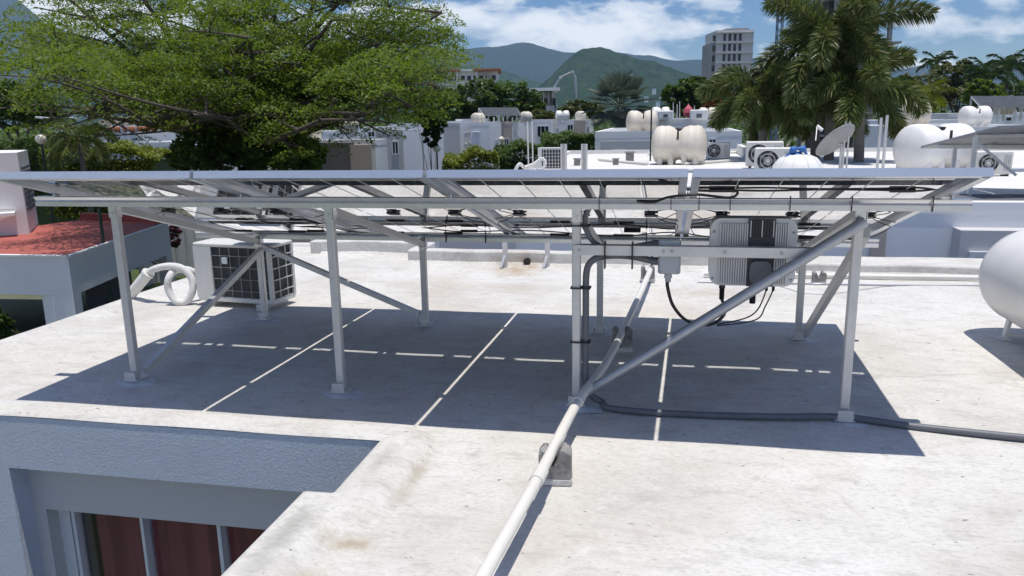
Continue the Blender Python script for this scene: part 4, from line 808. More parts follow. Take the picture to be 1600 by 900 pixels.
# ================================================================== left: the red terrace house
zt = -2.6
rh = thing('house', 'white house with a red roof terrace and open garage at the left', 'house', tuple(map(float, gz(60, 420, zt)[:2]))+(GROUND,))
A, B, Cc, Dd = gz(106, 402, zt), gz(263, 349, zt), gz(130, 343, zt), gz(-260, 396, zt)
P2 = lambda *p: [(float(q[0]), float(q[1])) for q in p]
MB().prism(P2(A, B, Cc, Dd), zt-1.25, zt).build('terrace_slab', 'house_white', rh)
inn = lambda p, f: p+(sum((A, B, Cc, Dd))/4-p)*f
MB().prism(P2(inn(A, 0.012), inn(B, 0.012), inn(Cc, 0.012), inn(Dd, 0.012)), zt+0.002, zt+0.012).build('terrace_floor', 'red_coating', rh)
def kerb(p, q, w, h, mat, nm='kerb', z=zt): MB().beam((p[0], p[1], z+h/2), (q[0], q[1], z+h/2), w, h).build(nm, mat, rh)
kerb(B, Cc, 0.25, 0.30, 'red_coating'); kerb(A, B, 0.16, 0.06, 'house_white', 'coping'); kerb(A, Dd, 0.16, 0.06, 'house_white', 'coping')
up = P2(gz(-260, 388, zt), gz(46, 366, zt), gz(60, 350, zt), gz(-260, 350, zt)); zt2 = float(at(30, 247, 26)[2])
MB().prism(up, zt+0.004, zt2).build('upper_storey', 'house_white', rh); MB().prism([(x, y) for x, y in up], zt2+0.002, zt2+0.06).build('roof_cap', 'house_white', rh)
f0, f1 = gz(-60, 374, zt), gz(46, 366, zt); ax = (f1-f0)[:2]/np.linalg.norm((f1-f0)[:2]); nn = np.array([ax[1], -ax[0], 0])
def on_wall(s, z): q = f1[:2]-ax*s; return np.array([q[0], q[1], z])
window_rect(rh, on_wall(2.2, zt+1.0), on_wall(0.95, zt+2.35), (ax[0], ax[1], 0), nn)
kb = MB(); q0, q1 = on_wall(2.6, zt+0.85), on_wall(0.35, zt+0.85); kb.beam(q0+nn*0.3, q1+nn*0.3, 0.6, 0.12).beam(q0+nn*0.58+np.array([0, 0, 0.2]), q1+nn*0.58+np.array([0, 0, 0.2]), 0.05, 0.05); kb.build('balcony_ledge', 'house_white', rh)
g0, g1 = gz(49, 364, zt), gz(59, 352, zt)
for k in range(9):
    z = zt+0.9+k*0.2; MB().beam((g0[0]+0.03, g0[1], z), (g1[0]+0.03, g1[1], z), 0.06, 0.10).build('louvre', 'conduit_grey', rh)
# garage below: pillars, walls given a dark colour for the shade inside
def pillar(p, w, d, z0, z1, mat='house_white', nm='pillar'): MB().box((p[0], p[1], (z0+z1)/2), (w, d, z1-z0), 0.15).build(nm, mat, rh)
zg = zt-1.25
pl = A+(Dd-A)*0.02; vin = (Cc-A)[:2]/np.linalg.norm((Cc-A)[:2])
MB().prism(P2(A, A+(Dd-A)*0.085, A+(Dd-A)*0.085+(Cc-B)*0.10, A+(B-A)*0.06), GROUND, zg-0.002).build('pillar', 'house_white', rh)
MB().prism(P2(A+(B-A)*0.93, B, B+(Cc-B)*0.1, A+(B-A)*0.93+(Cc-B)*0.1), GROUND, zg-0.002).build('pillar', 'house_white', rh)
MB().prism(P2(A+(Cc-A)*0.55, B+(Cc-B)*0.5, B+(Cc-B)*0.52, A+(Cc-A)*0.58), GROUND, zg-0.002).build('garage_back_wall', 'house_dark', rh)
MB().prism(P2(A+(Dd-A)*0.5, A+(Dd-A)*0.505, Cc+(Dd-Cc)*0.5, Cc+(Dd-Cc)*0.495), GROUND, zg-0.002).build('garage_side_wall', 'house_dark', rh)
# garden wall right of it, lawn, lamp, bougainvillea
gw = thing('garden_wall', 'grey garden wall beyond the white garage', 'wall', tuple(map(float, gz(230, 430, GROUND+1)[:2]))+(GROUND,))
w0, w1 = base(196, 36), base(330, 42); 
for k in range(8):
    a, b = w0+(w1-w0)*(k/8+0.006), w0+(w1-w0)*((k+1)/8-0.006); MB().beam((a[0], a[1], GROUND+1.3), (b[0], b[1], GROUND+1.3), 0.18, 2.6).build('wall_panel', 'house_grey', gw)
for k in range(9): a = w0+(w1-w0)*k/8; MB().box((a[0], a[1], GROUND+1.4), (0.3, 0.3, 2.8)).build('pier', 'house_grey', gw)
o = MB().prism(P2(base(100, 30), base(300, 30), base(330, 46), base(100, 46)), GROUND, GROUND+0.02).build('lawn', 'lawn'); o['kind'] = 'structure'
o = MB().prism(P2(base(-300, 46.5), base(1900, 46.5), base(1900, 53), base(-300, 53)), GROUND, GROUND+0.02).build('street', 'asphalt'); o['kind'] = 'structure'
def lamp(u, vtop, D, label, s=1.0):
    p = at(u, vtop, D); h = p[2]-GROUND; o = place(LAMP, (p[0], p[1], GROUND), label, 0, (s, s, h/LAMP_H), 'globe street lamps')
    for ch in o.children:
        if ch.name.startswith('globe'): ch.scale = (1, 1, s*LAMP_H/h); ch.location.z = (LAMP_H-0.44)*(1-s*LAMP_H/h)
lamp(152, 306, 27, 'globe street lamp on a green pole seen under the left panel', 1.25)
lamp(62, 203, 34, 'globe street lamp above the left hedge', 1.0)
lamp(682, 222, 40, 'globe street lamp left of the middle hedge', 0.9)
lamp(783, 210, 52, 'globe street lamp in front of the far white houses', 0.9)
p = at(95, 190, 48); t = thing('double_street_light', 'tall street light with two arms above the small palm', 'street light', (p[0], p[1], GROUND))
MB().tube([(p[0], p[1], GROUND), p], [0.09, 0.05], 8).build('pole', 'galvanised', t)
for u, v in ((56, 183), (121, 184)):
    q = at(u, v, 48); MB().tube(smooth_path([p, p+(q-p)*0.5+np.array([0, 0, 0.08]), q], 4), 0.04, 6).build('arm', 'galvanised', t); MB().beam(q, q+(p-q)*0.28, 0.18, 0.09).build('lamp_head', 'tank_white', t)

# ================================================================== houses in the middle distance
def Yof(u, D): return float(base(u, D)[1])
mid_house('white house with orange roof plants behind the left hedge', Yof(200, 52), 160, 212, 196, 9, wins=((168, 180, 214, 232, 1),))
mid_house('low white house under the big tree, left of the dark bushes', Yof(240, 47), 205, 300, 222, 6, wins=((225, 245, 238, 254, 1),))
mid_house('dark grey house with a thick white roof edge beside the big tree', Yof(540, 38), 470, 584, 219, 1.6, wall='house_white', parap=0.28, extra=((471, 553, 223, 330, 'house_dark', 0.02), (553, 580, 226, 330, 'house_tan', 0.05)), swins=(), wins=())
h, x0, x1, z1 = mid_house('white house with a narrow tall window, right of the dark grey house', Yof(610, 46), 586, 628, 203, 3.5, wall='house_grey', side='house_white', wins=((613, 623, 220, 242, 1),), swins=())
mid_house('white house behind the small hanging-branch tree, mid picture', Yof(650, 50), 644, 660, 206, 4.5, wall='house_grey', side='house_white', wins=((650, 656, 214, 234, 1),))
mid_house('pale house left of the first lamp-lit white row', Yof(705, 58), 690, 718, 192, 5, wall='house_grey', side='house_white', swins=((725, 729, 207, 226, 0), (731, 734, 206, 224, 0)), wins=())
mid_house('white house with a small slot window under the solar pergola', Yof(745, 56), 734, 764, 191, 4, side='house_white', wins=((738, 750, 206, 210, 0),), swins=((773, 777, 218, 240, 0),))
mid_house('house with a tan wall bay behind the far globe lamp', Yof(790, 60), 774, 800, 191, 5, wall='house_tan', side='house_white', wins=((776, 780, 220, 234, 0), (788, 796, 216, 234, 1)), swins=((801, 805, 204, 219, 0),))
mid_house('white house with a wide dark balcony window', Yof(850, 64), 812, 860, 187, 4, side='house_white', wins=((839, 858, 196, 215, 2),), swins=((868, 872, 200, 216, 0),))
mid_house('white house with tan middle wall left of the fan palm', Yof(890, 70), 872, 920, 187, 4, side='house_white', extra=((897, 915, 188, 225, 'house_tan', 0.03),), wins=((886, 896, 194, 210, 1), (917, 921, 197, 209, 0)))
mid_house('low grey house behind the white roof, left of the large cream tank', Yof(975, 31), 930, 1030, 205, 9, extra=((938, 1018, 220, 300, 'house_grey', 0.02),), wins=((958, 980, 234, 250, 1),))  # grey front block stands for the recess lying in shadow
mid_house('white house with crowded roof left of the big palms', Yof(1070, 50), 1010, 1112, 186, 10, wins=((1025, 1040, 196, 208, 1), (1090, 1100, 198, 210, 0)))
mid_house('pale house between the palms and the cream tank', Yof(1130, 40), 1098, 1160, 205, 9, side='house_white', wins=((1106, 1120, 216, 232, 1),))
mid_house('blue-grey house behind the white tank at the right', Yof(1500, 26), 1425, 1640, 198, 8, wins=((1540, 1560, 206, 216, 1),))
mid_house('white low house beyond the white tank, right of the palms', Yof(1440, 40), 1395, 1500, 188, 8, wins=((1470, 1480, 194, 204, 0),))
mid_house('far white house under the right hand trees', Yof(1550, 60), 1480, 1640, 176, 9, wins=((1500, 1512, 182, 190, 0), (1570, 1582, 182, 190, 0)))
mid_house('small white house seen low between the great tree\'s trunk and the dark grey house', Yof(500, 62), 484, 530, 205, 5, wins=((492, 500, 213, 224, 1),))
mid_house('white house in the back row above the dark grey house', Yof(560, 70), 540, 600, 199, 5, wins=((548, 556, 205, 214, 0), (575, 586, 205, 214, 1)))
mid_house('back row white house behind the narrow tall window house', Yof(625, 76), 606, 650, 193, 5, wins=((612, 618, 198, 206, 0), (634, 642, 198, 206, 0)))
mid_house('back row pale house beside the dark drooping tree', Yof(690, 80), 656, 704, 190, 5, wall='house_white', wins=((694, 700, 195, 202, 0),))
mid_house('back row white house left of the solar canopy', Yof(730, 84), 712, 748, 186, 5, wins=((718, 724, 190, 197, 0), (734, 742, 190, 197, 0)))
mid_house('back row white house at the left behind the small palm', Yof(120, 62), 84, 156, 206, 6, wins=((96, 106, 214, 226, 1), (130, 140, 214, 226, 1)))
p = at(190, 205, 52); t = thing('roof_plants', 'orange planting and tiles on the left white house roof', 'roof plants', tuple(p))
for k in range(7): q = p+np.array([0.55*k-0.9, 0.3*random.random(), -0.05]); MB().lathe([(0, 0.16), (0.3, 0.22), (0.32, 0.2), (0.33, 0.0005)], q, (0, 0, 1), 10).build('pot', 'tile_orange', t)
p = at(185, 188, 54); th = thing('thatch_canopy', 'small thatched canopy on the left white house roof', 'canopy', (p[0], p[1], p[2]-0.9))
MB().add([p+np.array(v) for v in ((-1.6, -1, -0.3), (1.8, -1, -0.3), (1.8, 1, -0.3), (-1.6, 1, -0.3), (-0.5, 0, 0.25), (0.8, 0, 0.25))], [(0, 1, 5, 4), (1, 2, 5), (2, 3, 4, 5), (3, 0, 4), (3, 2, 1, 0)]).build('thatch_roof', 'thatch', th)
for sx, sy in ((-1.4, -0.8), (1.6, -0.8), (1.6, 0.8), (-1.4, 0.8)): MB().tube([p+np.array([sx, sy, -1.2]), p+np.array([sx, sy, -0.25])], 0.05, 6).build('canopy_post', 'bark', th)
# tanks on the far roofs
for (u, v, D, s, lab, pr) in ((1003, 205, 33, 1.0, 'cream water tank with two humps behind the dark pole', TC), (1032, 186, 50, 0.9, 'small cream tank above and behind the two-humped tank', TW), (1105, 186, 52, 0.9, 'cream water tank beside the red flowering tree', TC), (747, 192, 57, 0.85, 'round cream tank left of the solar pergola', TC), (822, 189, 61, 0.85, 'cream tank at the right foot of the solar pergola', TC), (879, 187, 66, 0.9, 'round white tank on the far white row, by the pump boom', TW), (907, 186, 72, 0.85, 'cream tank just left of the fan palm', TC), (1420, 196, 28, 1.0, 'cream water tank half hidden by the right palm fronds', TC), (1522, 194, 27, 0.75, 'small white tank with a blue lid on the right', TW), (1568, 176, 45, 0.8, 'cream tank under the right hand canopy', TC), (484, 218, 40, 1.0, 'cream tank on the dark grey house, left one', TC), (545, 205, 47, 0.9, 'cream tank seen through the big tree\'s right branches', TC)):
    p = at(u, v, D); place(pr, (p[0], p[1], p[2]-0.1), lab, 1.35 if pr is TC and D > 55 else 0.2, s, 'water tanks on the roofs')
# pergolas / canopies with slatted tops
def canopy(u0, u1, v0, v1, D, vb, label, n=12):
    t = thing('slatted_canopy', label, 'canopy', tuple(map(float, at((u0+u1)/2, vb, D)))); 
    a, b, c, d = at(u0+(u1-u0)*0.14, v1, D), at(u1, v1, D), at(u1-(u1-u0)*0.12, v0, D+3), at(u0, v0, D+3)
    for k in range(n):
        f = (k+0.5)/n; MB().beam(a+(d-a)*f, b+(c-b)*f, (D/60)*0.16+0.04, 0.05).build('slat', 'dish_grey', t)
    for k in range(4): f = k/3; MB().beam(a+(b-a)*f-np.array([0, 0, 0.06]), d+(c-d)*f-np.array([0, 0, 0.06]), 0.08, 0.06).build('beam', 'galvanised', t)
    zb = at((u0+u1)/2, vb, D)[2]
    for k in range(5):
        q = a+(b-a)*k/4; MB().box((q[0], q[1], (zb+q[2])/2-0.05), (0.09, 0.09, q[2]-zb-0.1)).build('post', 'galvanised', t)
        q = d+(c-d)*k/4; MB().box((q[0], q[1], (zb+q[2])/2-0.05), (0.09, 0.09, q[2]-zb-0.1)).build('post', 'galvanised', t)
canopy(748, 815, 168, 181, 60, 190, 'slatted solar canopy on the white houses in the middle distance')
canopy(1518, 1640, 150, 168, 42, 190, 'wide slatted canopy on the roofs at the far right')
for k, (u, vt_, vb) in enumerate(((1052, 160, 186), (1058, 163, 186), (1062, 158, 186), (1085, 165, 186))):
    a, b = at(u, vb, 51), at(u, vt_, 51); tag(MB().tube([a, b], 0.03, 5).build('rooftop_rod', 'galvanised', None, tuple(map(float, a))), ['leftmost thin rod on the crowded far roof', 'second thin rod on the crowded far roof', 'tallest thin rod on the crowded far roof', 'rightmost thin rod on the crowded far roof'][k], 'rod', 'rods on the far roof')
p = at(1075, 185, 50); t = thing('umbrella', 'folded pink umbrella on the crowded far roof', 'umbrella', tuple(p)); MB().tube([p, p+np.array([0, 0, 0.9])], 0.03, 6).build('pole', 'galvanised', t); MB().lathe([(0.1, 0.25), (0.35, 0.33), (0.6, 0.25), (0.85, 0.02)], p, (0, 0, 1), 9, smooth=False).build('canopy', 'pink_paint', t)
for (u, v, w, h_, D, lab) in ((1040, 186, 0.9, 0.5, 49, 'low white box on the crowded far roof by the umbrella'), (1092, 187, 1.1, 0.6, 49, 'white water heater box right of the pink umbrella')):
    p = at(u, v, D); t = thing('roof_box', lab, 'box', tuple(p)); MB().box((p[0], p[1], p[2]+h_/2), (w, 0.7, h_), bev=0.04).build('casing', 'tank_white', t); MB().box((p[0], p[1]-0.36, p[2]+h_*0.4), (w*0.3, 0.02, h_*0.4)).build('hatch', 'conduit_grey', t)

# ================================================================== towers, apartment block, pump boom
def tower_open(u0, u1, vb, D, z1, label, nf, nc, dep=14):
    x = at(u0, 150, D), at(u1, 150, D); c = (x[0]+x[1])/2; w = float(np.linalg.norm((x[1]-x[0])[:2])); t = thing('tower', label, 'building', (c[0], c[1], GROUND)); fh = (z1-GROUND)/nf; rz_ = -YAW
    ca, sa = math.cos(rz_), math.sin(rz_); off = lambda a, b: (c[0]+a*ca-b*sa, c[1]+a*sa+b*ca)
    for k in range(nf+1):
        e = random.Random(k*3).uniform(0.2, 1.4); q = off(e*0.4, dep/2); MB().box((q[0], q[1], GROUND+k*fh), (w+e, dep+1, 0.32), rz_).build('floor_slab', 'concrete', t)
    for i in range(nc):
        for j, b in enumerate((0.5, dep-0.5)):
            q = off(-w/2+0.4+(w-0.8)*i/(nc-1), b); MB().box((q[0], q[1], (GROUND+z1)/2), (0.6, 0.6, z1-GROUND), rz_).build('column', 'concrete', t)
    q = off(0, dep*0.6); MB().box((q[0], q[1], (GROUND+z1)/2), (w*0.8, dep*0.5, z1-GROUND-0.3), rz_).build('core', 'concrete_shade', t)
    for k in range(nf-5, nf):
        q = off(w*0.36, -0.5); MB().box((q[0], q[1], GROUND+(k+0.30)*fh), (w*0.45, 0.08, 0.1), rz_).build('guard_rail', 'galvanised', t)
    p0, p1 = off(-w*0.2, -0.3), off(-w*0.05, -0.3); MB().beam((p0[0], p0[1], z1-9), (p1[0], p1[1], z1-1), 0.3, 0.3).build('hoist_boom', 'galvanised', t)
tower_open(1296, 1388, 150, 130, 34.0, 'tall dark concrete tower under construction behind the big palms', 11, 5)
def tower_solid(u0, u1, vt_, D, label):
    a, b = at(u0, vt_, D), at(u1, vt_, D); c = (a+b)/2; w = float(np.linalg.norm((b-a)[:2])); zt_ = float(c[2]); t = thing('tower', label, 'building', (c[0], c[1], GROUND)); rz_ = -YAW; ca, sa = math.cos(rz_), math.sin(rz_); off = lambda x, y: (c[0]+x*ca-y*sa, c[1]+x*sa+y*ca)
    q = off(0, 7); MB().box((q[0], q[1], (zt_+GROUND)/2), (w, 14, zt_-GROUND), rz_).build('wall', 'house_grey', t)
    q = off(-w*0.53, 7); MB().box((q[0], q[1], (zt_-3.5+GROUND)/2), (w*0.14, 12, zt_-3.5-GROUND), rz_).build('wall', 'concrete', t)
    q = off(w*0.1, 7); MB().box((q[0], q[1], zt_+0.35), (w*0.62, 11, 0.7), rz_).build('roof_block', 'concrete', t)
    nf = 9
    for k in range(nf):
        z = zt_-1.6-k*3.0
        for i in range(7):
            if i in (0, 5, 6) or k > 4: continue
            q = off(-w*0.42+w*0.84*i/6, -0.02); MB().box((q[0], q[1], z-0.5), (0.9, 0.12, 2.1), rz_).build('window', 'concrete_shade', t)
        q = off(0, -0.25); MB().box((q[0], q[1], z+0.9), (w*1.03, 0.5, 0.25), rz_).build('floor_band', 'house_grey', t)
        q = off(-w*0.53, 1.0); MB().box((q[0], q[1], z-0.6), (w*0.1, 0.16, 1.8), rz_).build('balcony_opening', 'concrete_shade', t)
tower_solid(1120, 1178, 47, 250, 'grey concrete tower with small windows left of the big palms')
def lattice(t, p, q, w, n, mat, r_=0.05):
    p, q = np.array(p, float), np.array(q, float); d = (q-p)/np.linalg.norm(q-p); s = np.cross(d, _FH); s /= np.linalg.norm(s); e = np.cross(d, s)
    cs = [s*w/2+e*w/2, -s*w/2+e*w/2, -s*w/2-e*w/2, s*w/2-e*w/2]; m = MB()
    for c in cs: MB().beam(p+c, q+c, r_*2, r_*2, _FH).build('chord', mat, t)
    m = MB()
    for k in range(n):
        a, b = p+(q-p)*k/n, p+(q-p)*(k+1)/n
        for i in range(4): m.beam(a+cs[i], b+cs[(i+1) % 4], r_, r_, _FH)
    o = m.build('lattice_bracing', mat, t); o['kind'] = 'stuff'
p = at(1215, 100, 125); t = thing('crane_mast', 'blue lattice crane mast left of the dark tower', 'crane', (p[0], p[1], GROUND)); lattice(t, (p[0], p[1], GROUND), (p[0], p[1], 30), 0.75, 26, 'crane_blue', 0.07)
DB = 120; pts = [at(869, 186, DB), at(868, 165, DB), at(859, 148, DB), at(876, 121, DB), at(895, 112, DB), at(899, 120, DB), at(901, 184, DB)]
t = thing('pump_boom', 'grey folding concrete pump boom arching over the far houses', 'crane', (pts[0][0], pts[0][1], GROUND))
for a, b, r_ in zip(pts[:-1], pts[1:], (0.22, 0.2, 0.18, 0.15, 0.12, 0.2)):
    MB().tube([a, b], r_, 8).build('boom_section', 'steel_pipe', t); MB().tube([b+np.array([0, -r_*1.3, 0]), b+np.array([0, r_*1.3, 0])], r_*1.3, 10).build('boom_joint', 'galvanised', t)
MB().box((pts[0][0], pts[0][1], (GROUND+pts[0][2])/2), (1.2, 1.2, pts[0][2]-GROUND)).build('pedestal', 'steel_pipe', t)
MB().box((pts[6][0], pts[6][1], (GROUND+pts[6][2])/2), (0.5, 0.5, pts[6][2]-GROUND)).build('delivery_pipe', 'steel_pipe', t)
def block_building(u0, u1, vt_, D, label, nf, roof, cols, dep=12):
    a, b = at(u0, vt_, D), at(u1, vt_, D); c = (a+b)/2; w = float(np.linalg.norm((b-a)[:2])); z1 = float(c[2]); t = thing('apartment_block', label, 'building', (c[0], c[1], GROUND)); rz_ = -YAW; ca, sa = math.cos(rz_), math.sin(rz_); off = lambda x, y: (c[0]+x*ca-y*sa, c[1]+x*sa+y*ca)
    q = off(0, dep/2); MB().box((q[0], q[1], (z1+GROUND)/2), (w, dep, z1-GROUND), rz_).build('wall', 'house_white', t)
    for i, (f0, f1, pr) in enumerate(((0.0, 0.42, 1.2), (0.42, 0.70, 0.5), (0.70, 1.0, 1.6))):
        q = off(w*((f0+f1)/2-0.5), dep/2-pr/2); MB().box((q[0], q[1], z1+0.25), (w*(f1-f0)+1.4, dep+pr+1.2, 0.45), rz_).build('roof', roof if i != 1 else 'house_white', t)
    for k in range(nf):
        z = z1-1.7-k*3.1
        for i in range(cols):
            q = off(-w*0.44+w*0.88*i/(cols-1), -0.03); o = MB().box((q[0], q[1], z), (w*0.88/(cols-1)*0.72, 0.1, 1.7), rz_).build('window', 'window_frame', t); q2 = off(-w*0.44+w*0.88*i/(cols-1), -0.09); MB().box((q2[0], q2[1], z), (w*0.88/(cols-1)*0.62, 0.06, 1.5), rz_).build('pane', 'pane_dark', o)
        q = off(0, -0.6); MB().box((q[0], q[1], z-1.2), (w*0.96, 1.2, 0.2), rz_).build('balcony', 'house_white', t)
        q = off(0, -1.15); MB().box((q[0], q[1], z-0.7), (w*0.96, 0.06, 0.7), rz_).build('balcony_rail', 'house_grey', t)
    for f in (0.22, 0.42, 0.70, 0.86): q = off(w*(f-0.5), -0.55); MB().box((q[0], q[1], (z1+GROUND)/2), (w*0.025, 1.3, z1-GROUND), rz_).build('fin_wall', 'house_tan' if f > 0.8 else 'house_white', t)
block_building(668, 778, 112, 190, 'long white apartment block with overhanging red-edged roof on the hill', 5, 'tile_orange', 11)
block_building(836, 866, 143, 118, 'grey building with a white overhanging roof beside the pump boom', 3, 'house_white', 3, 8)
for k, (u, v, D) in enumerate(((822, 138, 1500), (838, 146, 1400), (912, 134, 1800), (902, 150, 1500), (1010, 152, 1600), (1022, 140, 1700), (1034, 148, 1500), (1046, 154, 1400), (1028, 160, 1300), (1060, 158, 1300))):
    HP = ((780, 160), (830, 128), (860, 108), (900, 82), (935, 71), (975, 75), (1010, 84), (1050, 98), (1090, 114))
    zr_ = float(at(u, np.interp(u, [q[0] for q in HP], [q[1] for q in HP]), 3600)[2])
    D = next((d for d in range(2720, 3600, 10) if zr_*(1-(3600-d)/900)**1.15-12 > at(u, v, d)[2]), 2750)
    p = at(u, v, D); s = 1.0; nm = ['far white house on the slope above the pump boom, left', 'far pale house low on the slope left of the pump boom', 'far white house on the slope right of the pump boom', 'far pale house low on the slope near the pump boom', 'far white house by the fan palm top', 'far house highest of the small hillside cluster', 'far house in the middle of the hillside cluster', 'far house at the right of the hillside cluster', 'far house lowest in the hillside cluster', 'far house next to the right hand round tree'][k]
    t = thing('far_house', nm, 'house', (p[0], p[1], p[2]-8*s), 'far houses on the hillside'); MB().box((p[0], p[1], p[2]-8*s), (15*s, 10*s, 22*s)).build('wall', 'house_white', t); MB().box((p[0], p[1], p[2]+3.3*s), (16*s, 11*s, 0.6*s)).build('roof', 'house_white', t)
    for i in (-1, 0, 1): MB().box((p[0]+i*3.2*s, p[1]-5.02*s, p[2]-0.2*s), (1.4*s, 0.2*s, 1.8*s)).build('window', 'pane_dark', t)

# ================================================================== vegetation
def leaf_mesh(name, C, S, mat, parent=None, upb=0.5, asp=0.5, dirs=None, loc=None):
    n = len(C); C = np.asarray(C, float); S = np.broadcast_to(np.asarray(S, float), (n,))
    nr = rng.normal(size=(n, 3)); nr /= np.linalg.norm(nr, axis=1)[:, None]; nr[:, 2] = np.abs(nr[:, 2]); nr = nr*(1-upb)+np.array([0, 0, 1])*upb; nr /= np.linalg.norm(nr, axis=1)[:, None]
    a = rng.normal(size=(n, 3)) if dirs is None else np.asarray(dirs, float); a -= nr*np.sum(a*nr, 1)[:, None]; a /= np.linalg.norm(a, axis=1)[:, None]+1e-9; b = np.cross(nr, a)
    a = a*S[:, None]*0.5; b = b*S[:, None]*0.5*asp
    V = np.stack([C-a, C+b-a*0.1, C+a, C-b-a*0.1], 1).reshape(-1, 3)
    off = np.array(loc if loc is not None else (parent['_o'] if parent is not None else (0, 0, 0)), float); V = V-off
    me = bpy.data.meshes.new(name); me.vertices.add(4*n); me.vertices.foreach_set('co', V.ravel().astype(np.float32)); me.loops.add(4*n); me.loops.foreach_set('vertex_index', np.arange(4*n, dtype=np.int32)); me.polygons.add(n); me.polygons.foreach_set('loop_start', np.arange(0, 4*n, 4, dtype=np.int32)); me.polygons.foreach_set('loop_total', np.full(n, 4, np.int32)); me.update(calc_edges=True); me.materials.append(MATS[mat])
    o = bpy.data.objects.new(name, me); COL.objects.link(o)
    if parent is not None: o.parent = parent
    elif loc is not None: o.location = loc
    return o
def ball(n, shell=0.5):
    d = rng.normal(size=(n, 3)); d /= np.linalg.norm(d, axis=1)[:, None]; return d*(shell+(1-shell)*rng.random(n)**0.6)[:, None]
def limb(m, p, q, r0, r1, sag=0.15, seg=6, n=7):
    p, q = np.array(p, float), np.array(q, float); L_ = np.linalg.norm(q-p); mid = (p+q)/2+np.array([0, 0, sag*L_])+rng.normal(size=3)*0.05*L_; pts = bez(p, p+(mid-p)*0.7, q+(mid-q)*0.7, q, n); m.tube(pts, [r0+(r1-r0)*i/(n-1) for i in range(n)], seg, False); return pts
def crown_tree(label, u, D, lobes, mat='leaf_mid', name='tree', leaf=0.3, dens=1.0, bark='bark', group='trees between the houses', zb=GROUND, tr=0.22, cat='tree', flowers=None, clumps=46):
    # lobes in picture terms: (u, v, half width px, half height px)
    p = base(u, D, zb); t = thing(name, label, cat, tuple(p), group); m = MB(); k_ = D/FPX; allc = []; alls = []
    cs = [(at(lu, lv, D+random.uniform(-0.4, 0.4)*lw*k_), lw*k_, lh*k_) for lu, lv, lw, lh in lobes]
    top = np.mean([c for c, a, b in cs], axis=0); fork = np.array([p[0], p[1], p[2]+(top[2]-p[2])*0.5]); m.tube([p, (p+fork)/2+rng.normal(size=3)*0.1*tr, fork], [tr*1.5, tr*1.1, tr], 8)
    for c, a, b in cs:
        limb(m, fork, c, tr*0.7, tr*0.15, 0.05)
        nc = max(8, int(clumps*dens)); q = ball(nc, 0.45)*np.array([a, a, b])+c
        for e in q:
            r_ = 0.30*min(a, b*1.3)*random.uniform(0.6, 1.15); nl = int(34*random.uniform(0.7, 1.3)); g = ball(nl, 0.3)*np.array([r_, r_, r_*0.6])+e; allc.append(g); alls.append(leaf*rng.uniform(0.6, 1.3, nl))
        for e in q[:10]: limb(m, c, e, tr*0.16, tr*0.04, 0.02, 4, 4)
    m.build('trunk', bark, t); o = leaf_mesh('crown', np.concatenate(allc), np.concatenate(alls), mat, t, 0.35, 0.6)
    if flowers:
        q = np.concatenate(allc); pick = q[rng.random(len(q)) < flowers[1]]; leaf_mesh('flowers', pick+np.array([0, 0, leaf*0.4]), leaf*0.9, flowers[0], t, 0.5, 0.8)
    return t

# ---- the great spreading rain tree
def rain_tree():
    D = 31.0; p = base(392, D); t = thing('rain_tree', 'huge spreading tree with a wide feathery green crown at the left', 'tree', tuple(p)); m = MB(); k_ = D/FPX
    fork = at(392, 232, D); m.tube([p, (p+fork)/2+np.array([0.15, 0, 0]), fork], [0.62, 0.5, 0.46], 12)
    # limb ends in the picture (u, v, extra depth)
    ends = [(60, 60, 1), (95, 95, -3), (130, 20, 3), (150, 130, 1), (205, 170, -2), (230, 70, -1), (300, 10, 0), (330, 110, -5), (350, -30, 3), (430, 20, -2), (470, 100, -5), (500, -25, 2), (560, 60, -1), (610, 20, 3), (620, 120, -2), (660, 80, 2), (700, 55, 0), (640, 150, 1), (540, 140, -3), (260, 120, 4), (420, -60, -1), (200, -40, 0), (580, -40, 0), (690, 20, -2), (110, 0, -1), (120, 175, 3), (580, 165, 3), (170, 150, -4), (250, 160, -4), (300, 60, -4), (390, 60, -6), (520, 30, -5), (600, 80, -4), (100, 120, 2), (480, 160, -5), (700, 110, 3), (650, 130, -2), (140, 172, -8), (225, 188, -8.5), (120, 140, -7), (570, 178, -8), (640, 165, -7), (690, 140, -5), (500, 188, -9), (300, 180, -9.5)]
    pads = []
    for (u, v, dd) in ends:
        e = at(u, v, D+dd); pts = limb(m, fork+rng.normal(size=3)*0.15, e, 0.19, 0.045, 0.06, 7, 10)
        for k in range(8):                                   # secondary boughs ending in flat leaf pads
            s = np.array(pts[random.randint(4, 9)]); q = s+np.array([rng.normal()*1.5, rng.normal()*1.9, rng.normal()*0.5+0.25]); pts2 = limb(m, s, q, 0.055, 0.015, 0.05, 5, 6); pads.append(q)
            for j in range(2):
                q2 = np.array(pts2[3])+np.array([rng.normal()*0.8, rng.normal()*0.9, 0.25+abs(rng.normal())*0.25]); limb(m, pts2[3], q2, 0.02, 0.008, 0.03, 4, 4); pads.append(q2)
    m.build('trunk', 'bark', t); C = []; S = []
    for q in pads:
        r_ = random.choice((0.35, 0.5, 0.7, 0.9, 1.1)); n = int(420*r_*r_); a = rng.random(n)*2*math.pi; rr = r_*np.sqrt(rng.random(n)); x = np.stack([rr*np.cos(a)*1.15, rr*np.sin(a)*1.15, 0.42*r_*(1-(rr/r_)**2)+rng.normal(size=n)*0.07*r_+0.22*r_*np.cos(a+q[0]*3)*(rr/r_)], 1); C.append(q+x); S.append(rng.uniform(0.06, 0.18, n))
    leaf_mesh('crown', np.concatenate(C), np.concatenate(S), 'leaf_rain', t, 0.38, 0.42)
rain_tree()
